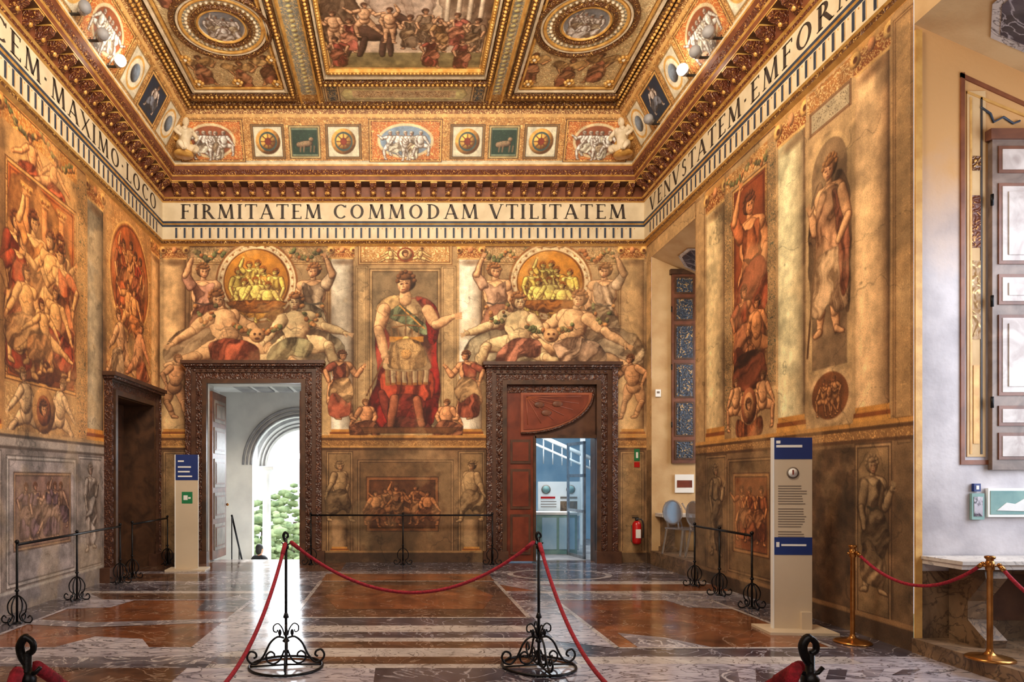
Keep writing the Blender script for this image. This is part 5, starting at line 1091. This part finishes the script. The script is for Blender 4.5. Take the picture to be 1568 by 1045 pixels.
def post(name,x,y,h=1.07):
    p=MB(); p.M=Matrix.Translation((x,y,0))
    p.tube([(0,0,.02),(0,0,h)],[.012,.012],'iron',10)
    p.lathe([(.012,.0),(.026,.01),(.02,.03),(.012,.05)],(0,0,.40),'iron',14); p.lathe([(.012,.0),(.03,.012),(.03,.02),(.012,.04)],(0,0,.2),'iron',14)
    p.lathe([(.012,.0),(.022,.01),(.024,.03),(.012,.05)],(0,0,h-.10),'iron',14)
    n=40; p.tube([(.3*math.cos(2*math.pi*i/n),.3*math.sin(2*math.pi*i/n),.012) for i in range(n+1)],.011,'iron',8,False)
    leg=cat([(.014,.24),(.07,.25),(.13,.2),(.18,.10),(.235,.035),(.29,.045),(.315,.09),(.29,.135),(.25,.125),(.24,.095),(.262,.08)],6)
    sc=cat([(.014,.14),(.05,.06),(.1,.03),(.15,.05),(.16,.1),(.125,.13),(.095,.11),(.1,.085),(.12,.09)],6)
    up=cat([(.014,.26),(.03,.32),(.065,.36),(.1,.34),(.1,.30),(.075,.29),(.068,.31)],6)
    for k in range(4):
        a=k*math.pi/2+math.radians(8)
        for c_,rr in ((leg,.009),(sc,.008),(up,.006)): p.tube([(q[0]*math.cos(a),q[0]*math.sin(a),q[1]) for q in c_],rr,'iron',8)
        p.tube([(0,0,.02),(.3*math.cos(a),.3*math.sin(a),.012)],.008,'iron',6)
        p.ball((.05*math.cos(a),.05*math.sin(a),.285),(.016,.016,.03),'iron',8)
    lp=cat([(.0,h-.03),(-.014,h-.01),(-.02,h+.02),(-.006,h+.042),(.014,h+.03),(.016,h+.008),(.002,h-.002)],6)
    p.tube([(q[0],0,q[1]) for q in lp],[.012]*20+[.009],'iron',8)
    for sg in (1,-1): p.tube([(0,0,h-.06),(sg*.022,0,h-.055),(sg*.036,0,h-.04)],.006,'iron',8)
    p.M=None; return p.build(name)
P=[(-.94,5.53),(1.15,5.53),(-1.03,1.85),(1.135,1.85)]
for x,y in P: post('rope_barrier_post',x,y)
def rope(name,a,b,sag,r=.014,end='brass'):
    a=Vector(a);b=Vector(b); n=32; o=MB()
    pts=[a.lerp(b,i/n)-Vector((0,0,sag*(1-(2*i/n-1)**2))) for i in range(n+1)]
    o.tube(pts,r,'velvet',10)
    o.tube(pts[:2],r*1.25,end,10); o.tube(pts[-2:],r*1.25,end,10); o.ball(pts[0],r*1.2,end,8); o.ball(pts[-1],r*1.2,end,8)
    return o.build(name)
rope('velvet_rope',(P[0][0]+.045,5.53,1.03),(P[1][0]-.045,5.53,1.03),.415,end='velvet')
rope('velvet_rope',(P[0][0],5.485,1.02),(P[2][0],1.895,1.02),.62,end='velvet'); rope('velvet_rope',(P[1][0],5.485,1.02),(P[3][0],1.895,1.02),.6,end='velvet')
rope('velvet_rope',(P[3][0]-.045,1.84,1.03),(.2,1.3,1.0),.3,end='velvet'); rope('velvet_rope',(P[2][0],1.8,1.03),(-.8,.3,1.0),.4,end='velvet')
def bpost(name,x,y,z=0.,h=.93):
    p=MB(); p.lathe([(.16,0),(.16,.012),(.14,.024),(.05,.035),(.026,.06),(.02,.09),(.02,h-.12),(.03,h-.11),(.03,h-.05),(.024,h-.045),(.024,h-.03),(.036,h-.02),(.036,h-.006),(.02,h)],(x,y,z),'brass',32)
    for a in (0,math.pi): p.tube([(x,y,z+h-.08),(x+.05*math.cos(a),y+.05*math.sin(a),z+h-.08)],.01,'brass',8)
    return p.build(name)
bpost('brass_stanchion',4.30,6.35); bpost('brass_stanchion',4.66,5.28,.13,.82)
rope('velvet_rope',(4.31,6.30,.86),(4.65,5.33,.88),.24); rope('velvet_rope',(4.69,5.23,.88),(4.9,4.0,.88),.35)
def rail(name,pts,zr=.85):
    o=MB()
    o.tube([(x,y,zr) for x,y in pts],.016,'iron',8)
    for i,(x,y) in enumerate(pts):
        o.tube([(x,y,.0),(x,y,zr+.02)],.013,'iron',8); o.ball((x,y,zr+.03),.024,'iron',10); o.lathe([(.014,0),(.026,.012),(.014,.03)],(x,y,.34),'iron',12)
        o.lathe([(.05,0),(.05,.01),(.015,.02)],(x,y,0),'iron',14)
        for k in (1,-1):
            c_=cat([(.012,.30),(.06,.27),(.1,.2),(.09,.12),(.05,.08),(.08,.02),(.14,.01),(.165,.05),(.14,.085),(.115,.06)],5)
            a_=[(x+k*q[0],y,q[1]) for q in c_ if -4.44<x+k*q[0]<4.58]; b_=[(x,y+k*q[0],q[1]) for q in c_ if y+k*q[0]<12.44]
            if len(a_)>1: o.tube(a_,.008,'iron',6)
            if len(b_)>1: o.tube(b_,.008,'iron',6)
    return o.build(name)
rail('iron_barrier',[(-4.12,7.2),(-4.15,8.6),(-4.18,10.0)]); rail('iron_barrier',[(-4.2,10.5),(-4.22,12.15)]); rail('iron_barrier',[(-1.62,12.2),(.06,12.2),(1.69,12.2)],.9); rail('iron_barrier',[(4.30,9.75),(4.28,8.95),(4.24,8.05)],.875)
# =============================================== SMALL OBJECTS
fe=MB(); x,y=bx(975,12.3),12.3
fe.lathe([(.04,0),(.075,.02),(.08,.05),(.08,.36),(.06,.41),(.03,.43)],(x,y,.36),'ext_red',20); fe.lathe([(.025,0),(.03,.02),(.03,.05)],(x,y,.79),'black_plastic',12); fe.box(x-.08,y-.015,.84,x+.03,y+.015,.86,'black_plastic'); fe.box(x-.09,y-.015,.875,x+.02,y+.015,.885,'black_plastic'); fe.tube(cat([(x+.02,y,.83),(x+.09,y-.03,.8),(x+.105,y-.05,.65),(x+.095,y-.05,.48)],5),.012,'black_plastic'); fe.box(x-.045,y-.084,.48,x+.045,y-.075,.64,'text_white'); fe.box(x-.04,y+.07,.4,x+.04,D-.002,.7,'steel'); fe.build('fire_extinguisher')
sg=MB(); x=bx(975); sg.box(x-.05,D-.015,bz(706),x+.05,D-.002,bz(688),'green_sign'); sg.box(x-.02,D-.018,bz(702),x+.02,D-.015,bz(693),'text_white'); sg.box(x-.05,D-.012,bz(716),x+.05,D-.002,bz(708),'ext_red'); sg.build('exit_sign')
def chair(name,x,y,z,ang):
    c=MB(); c.M=Matrix.Translation((x,y,z))@Matrix.Rotation(ang,4,'Z')
    c.box(-.21,-.2,.44,.21,.22,.465,'acrylic')
    for sx in(-1,1):
        c.tube(cat([(sx*.19,-.18,.45),(sx*.2,-.2,.2),(sx*.21,-.22,0)],4),[.018]*8+[.012],'acrylic',8)
        c.tube(cat([(sx*.19,.2,.45),(sx*.2,.24,.2),(sx*.21,.28,0)],4),[.018]*8+[.012],'acrylic',8)
        c.tube(cat([(sx*.19,.22,.9),(sx*.25,.1,.7),(sx*.25,-.1,.67),(sx*.22,-.16,.46)],5),.014,'acrylic',8)
    n=28; ov=[(.22*math.cos(2*math.pi*i/n),.25,.74+.2*math.sin(2*math.pi*i/n)) for i in range(n)]
    c.tube(ov+[ov[0]],.016,'acrylic',8); c.add([(a,.25,b) for a,_,b in ov]+[(a,.262,b) for a,_,b in ov],[tuple(range(n)),tuple(range(2*n-1,n-1,-1))],'acrylic')
    for sx in(-1,1): c.tube([(sx*.12,.22,.46),(sx*.13,.25,.58)],.014,'acrylic',8)
    c.M=None; return c.build(name)
chair('acrylic_armchair',4.93,11.6,.25,math.radians(110)); chair('acrylic_armchair',5.05,10.95,.25,math.radians(95))
def cornice_lamp(name,x,y,sgn,on):
    l=MB(); wx=x+sgn*.13
    l.box(min(x,wx)-.02,y-.02,7.29,max(x,wx)+.02,y+.02,7.305,'black_plastic'); l.tube([(x,y,7.30),(x,y,7.34)],.014,'black_plastic')
    l.tube([(x,y,7.32),(x-sgn*.03,y,7.34),(x-sgn*.05,y,7.355)],[.04,.06,.068],'steel',18); l.ball((x-sgn*.085,y-.02,7.37),.078,'lampglow' if on else 'stone_grey',16)
    l.tube([(x-.09,y,7.34),(x-.09,y,7.31),(x+.09,y,7.31),(x+.09,y,7.34)],.008,'black_plastic',6); l.build(name)
for y,on in ((9.3,1),(8.75,0),(8.25,0)): cornice_lamp('cornice_floodlight',XL+.52,y,-1,on)
for y,on in ((9.5,1),(9.1,0),(8.7,0),(10.8,0)): cornice_lamp('cornice_floodlight',XR-.52,y,1,on)
def harpy(name,x,y,ang):
    h=MB(); h.M=Matrix.Translation((x,y,7.29))@Matrix.Rotation(ang,4,'Z')
    h.lathe([(.16,0),(.17,.04),(.11,.08),(.12,.14)],(0,0,0),'gold',16)
    h.tube(cat([(0,0,.1),(0,-.03,.22),(0,-.02,.36),(0,-.04,.46),(0,-.04,.5)],4),[.12,.125,.13,.11,.09,.095,.1,.115,.13,.14,.14,.13,.10,.07,.05,.045,.045],'stucco_white',14)
    h.ball((-.055,-.13,.42),.045,'stucco_white',10); h.ball((.055,-.13,.42),.045,'stucco_white',10)
    h.ball((0,-.06,.58),(.062,.07,.085),'stucco_white',14); h.ball((0,-.04,.615),(.075,.075,.06),'gold',12); h.ball((0,-.13,.575),(.012,.018,.02),'stucco_white',8)
    for s_ in(-1,1):
        h.tube(cat([(s_*.12,-.04,.47),(s_*.2,-.08,.36),(s_*.14,-.17,.26)],5),[.045,.044,.042,.04,.038,.036,.034,.032,.03,.026,.022],'stucco_white',10)
        for k in range(6): h.tube(cat([(s_*.08,.04,.42-.03*k),(s_*(.22+.02*k),.06,.52-.05*k),(s_*(.34-.02*k),.08,.6-.1*k)],4),[.03,.03,.03,.028,.026,.022,.018,.014,.008],'gold',8)
        h.tube(cat([(s_*.07,-.02,.14),(s_*.15,-.16,.12),(s_*.1,-.2,.02)],5),[.07,.07,.068,.065,.06,.055,.05,.045,.04,.035,.03],'stucco_white',10)
        h.ball((s_*.1,-.23,.02),(.03,.05,.02),'stucco_white',8)
    h.M=None; h.build(name)
harpy('stucco_harpy',XL+.66,D-.66,math.radians(45)); harpy('stucco_harpy',XR-.66,D-.66,math.radians(-45))
# =============================================== PERSON
def skin(name,V,E,R,mat,parent,sub=2):
    me=bpy.data.meshes.new(name); me.from_pydata(V,E,[]); ob=bpy.data.objects.new(name,me); scn.collection.objects.link(ob)
    md=ob.modifiers.new('skin','SKIN'); md.use_smooth_shade=True
    for i,r in enumerate(R): me.skin_vertices[0].data[i].radius=(r,r) if not isinstance(r,tuple) else r
    me.skin_vertices[0].data[0].use_root=True
    sb=ob.modifiers.new('sub','SUBSURF'); sb.levels=sub; sb.render_levels=sub
    me.materials.append(MATS[mat]); ob.parent=parent; return ob
pe=empty('person',(-3.02,14.45,-1.44)); pe.rotation_euler=(0,0,math.radians(150)); pe.scale=(.94,.94,.94)
skin('jacket',[(0,0,.92),(0,0,1.1),(0,.01,1.28),(0,.01,1.40),(-.17,.01,1.37),(.17,.01,1.37),(-.25,.02,1.12),(.25,.02,1.12),(-.24,-.12,.92),(.24,-.12,.92)],[(0,1),(1,2),(2,3),(3,4),(3,5),(4,6),(5,7),(6,8),(7,9)],[(.17,.12),(.16,.11),(.18,.12),(.1,.08),.07,.07,.052,.052,.04,.04],'coat',pe)
skin('trousers',[(0,0,.9),(-.09,0,.85),(.09,0,.85),(-.1,-.03,.48),(.1,-.03,.48),(-.1,0,.09),(.1,0,.09)],[(0,1),(0,2),(1,3),(2,4),(3,5),(4,6)],[(.15,.11),.1,.1,.065,.065,.05,.05],'ink_blue',pe)
for s_ in(-1,1):
    skin('shoe',[(s_*.1,.03,.04),(s_*.1,-.06,.04),(s_*.1,-.15,.03)],[(0,1),(1,2)],[.045,.045,.035],'black_plastic',pe)
    hx,hy,hz=s_*.24,-.16,.90
    V=[(hx,hy+.02,hz+.01),(hx,hy-.03,hz-.01),(hx,hy-.06,hz-.02)]; E=[(0,1),(1,2)]; R=[.024,.03,.026]
    for k,(o,l) in enumerate(((-.027,.055),(-.009,.065),(.009,.06),(.027,.048))):
        n=len(V); V+=[(hx+o,hy-.08,hz-.03),(hx+o,hy-.08-l*.5,hz-.045),(hx+o,hy-.08-l*.8,hz-.07)]; E+=[(2,n),(n,n+1),(n+1,n+2)]; R+=[.009,.009,.008]
    n=len(V); V+=[(hx-s_*.035,hy-.03,hz-.01),(hx-s_*.045,hy-.07,hz-.03)]; E+=[(1,n),(n,n+1)]; R+=[.011,.009]
    skin('hand',V,E,R,'skin',pe)
hd=MB(); hd.tube([(0,.01,1.40),(0,0,1.5)],[.055,.05],'skin',12); hd.ball((0,0,1.58),(.072,.09,.105),'skin',20); hd.ball((0,-.03,1.53),(.052,.06,.06),'skin',16)
hd.add([(-.014,-.09,1.56),(.014,-.09,1.56),(0,-.115,1.55),(0,-.086,1.60)],[(0,1,2),(0,2,3),(1,3,2),(0,3,1)],'skin'); hd.ball((-.074,.01,1.575),(.01,.018,.03),'skin',8); hd.ball((.074,.01,1.575),(.01,.018,.03),'skin',8)
for s_ in(-1,1): hd.ball((s_*.028,-.083,1.59),(.012,.008,.008),'text_white',8); hd.ball((s_*.028,-.089,1.59),.005,'hair',6)
hd.ball((0,-.085,1.515),(.022,.008,.007),'doorred_light',8); hd.ball((0,.022,1.61),(.084,.092,.1),'hair',20); hd.ball((0,.05,1.55),(.078,.06,.09),'hair',16); hd.build('head',pe)
# =============================================== LIGHTS
def area(name,loc,tgt,size,en,c,sy=None):
    l=bpy.data.lights.new(name,'AREA'); l.energy=en; l.color=c; l.size=size
    if sy: l.shape='RECTANGLE'; l.size_y=sy
    o=bpy.data.objects.new(name,l); o.location=loc; o.rotation_euler=(Vector(tgt)-Vector(loc)).to_track_quat('-Z','Y').to_euler(); scn.collection.objects.link(o); return o
WARM=(1,.86,.68)
area('hall_fill',(0,4.6,7.3),(0,12.,3.8),3.5,560,WARM,2.)  # added soft fill above the view, evens out the back wall; no fixture there
area('hall_fill_up',(0,6.2,6.4),(0,10.2,8.2),5,150,(1,.88,.70),1.5)  # added upward fill to brighten the ceiling, not a lamp of the room
area('hall_fill_low',(0,-1.5,4.),(0,10,3.),5,120,(1,.90,.78),3)  # added fill behind the camera, lifts the walls without a real source
def pt(name,loc,en,c,r=.1):
    l=bpy.data.lights.new(name,'POINT'); l.energy=en; l.color=c; l.shadow_soft_size=r; o=bpy.data.objects.new(name,l); o.location=loc; scn.collection.objects.link(o)
pt('lamp_glow_left',(XL+.8,9.3,7.5),4.,(1,.9,.72)); pt('lamp_glow_right',(XR-.8,9.5,7.5),4.,(1,.9,.72))
area('window_daylight',(6.9,4.6,3.),(5.,5.4,2.2),1.8,130,(.80,.87,1),3.)
area('window_daylight_far',(6.9,11.3,3.),(4.6,11.3,1.8),1.2,50,(.88,.92,1),3.)
area('vestibule_daylight',(-2.4,16.6,2.6),(-2.6,12.4,.2),1.6,230,(.88,.94,1),1.6)
area('adjoining_room_light',(3.2,14.6,3.1),(3.2,14.6,0),1.5,130,(.88,.95,1),2.)
sun=bpy.data.lights.new('sun','SUN'); sun.energy=5.; sun.angle=.02; sun.color=(1,.96,.9); so=bpy.data.objects.new('sun',sun); so.rotation_euler=Vector((.12,-1,-.62)).to_track_quat('-Z','Y').to_euler(); scn.collection.objects.link(so)
wd=bpy.data.worlds.new('world'); scn.world=wd; wd.use_nodes=True; bg=wd.node_tree.nodes['Background']; bg.inputs['Color'].default_value=(.86,.93,1,1); bg.inputs['Strength'].default_value=3.6
scn.view_settings.view_transform='Standard'; scn.view_settings.look='None'
cam=bpy.data.cameras.new('camera'); cam.sensor_width=36; cam.lens=F/1568*36; cam.shift_x=(784-VX)/1568; cam.shift_y=(VY-522.5)/1568; cam.clip_start=.05; cam.clip_end=300
co=bpy.data.objects.new('camera',cam); co.location=(0,0,H); co.rotation_euler=(math.pi/2,0,0); scn.collection.objects.link(co); scn.camera=co
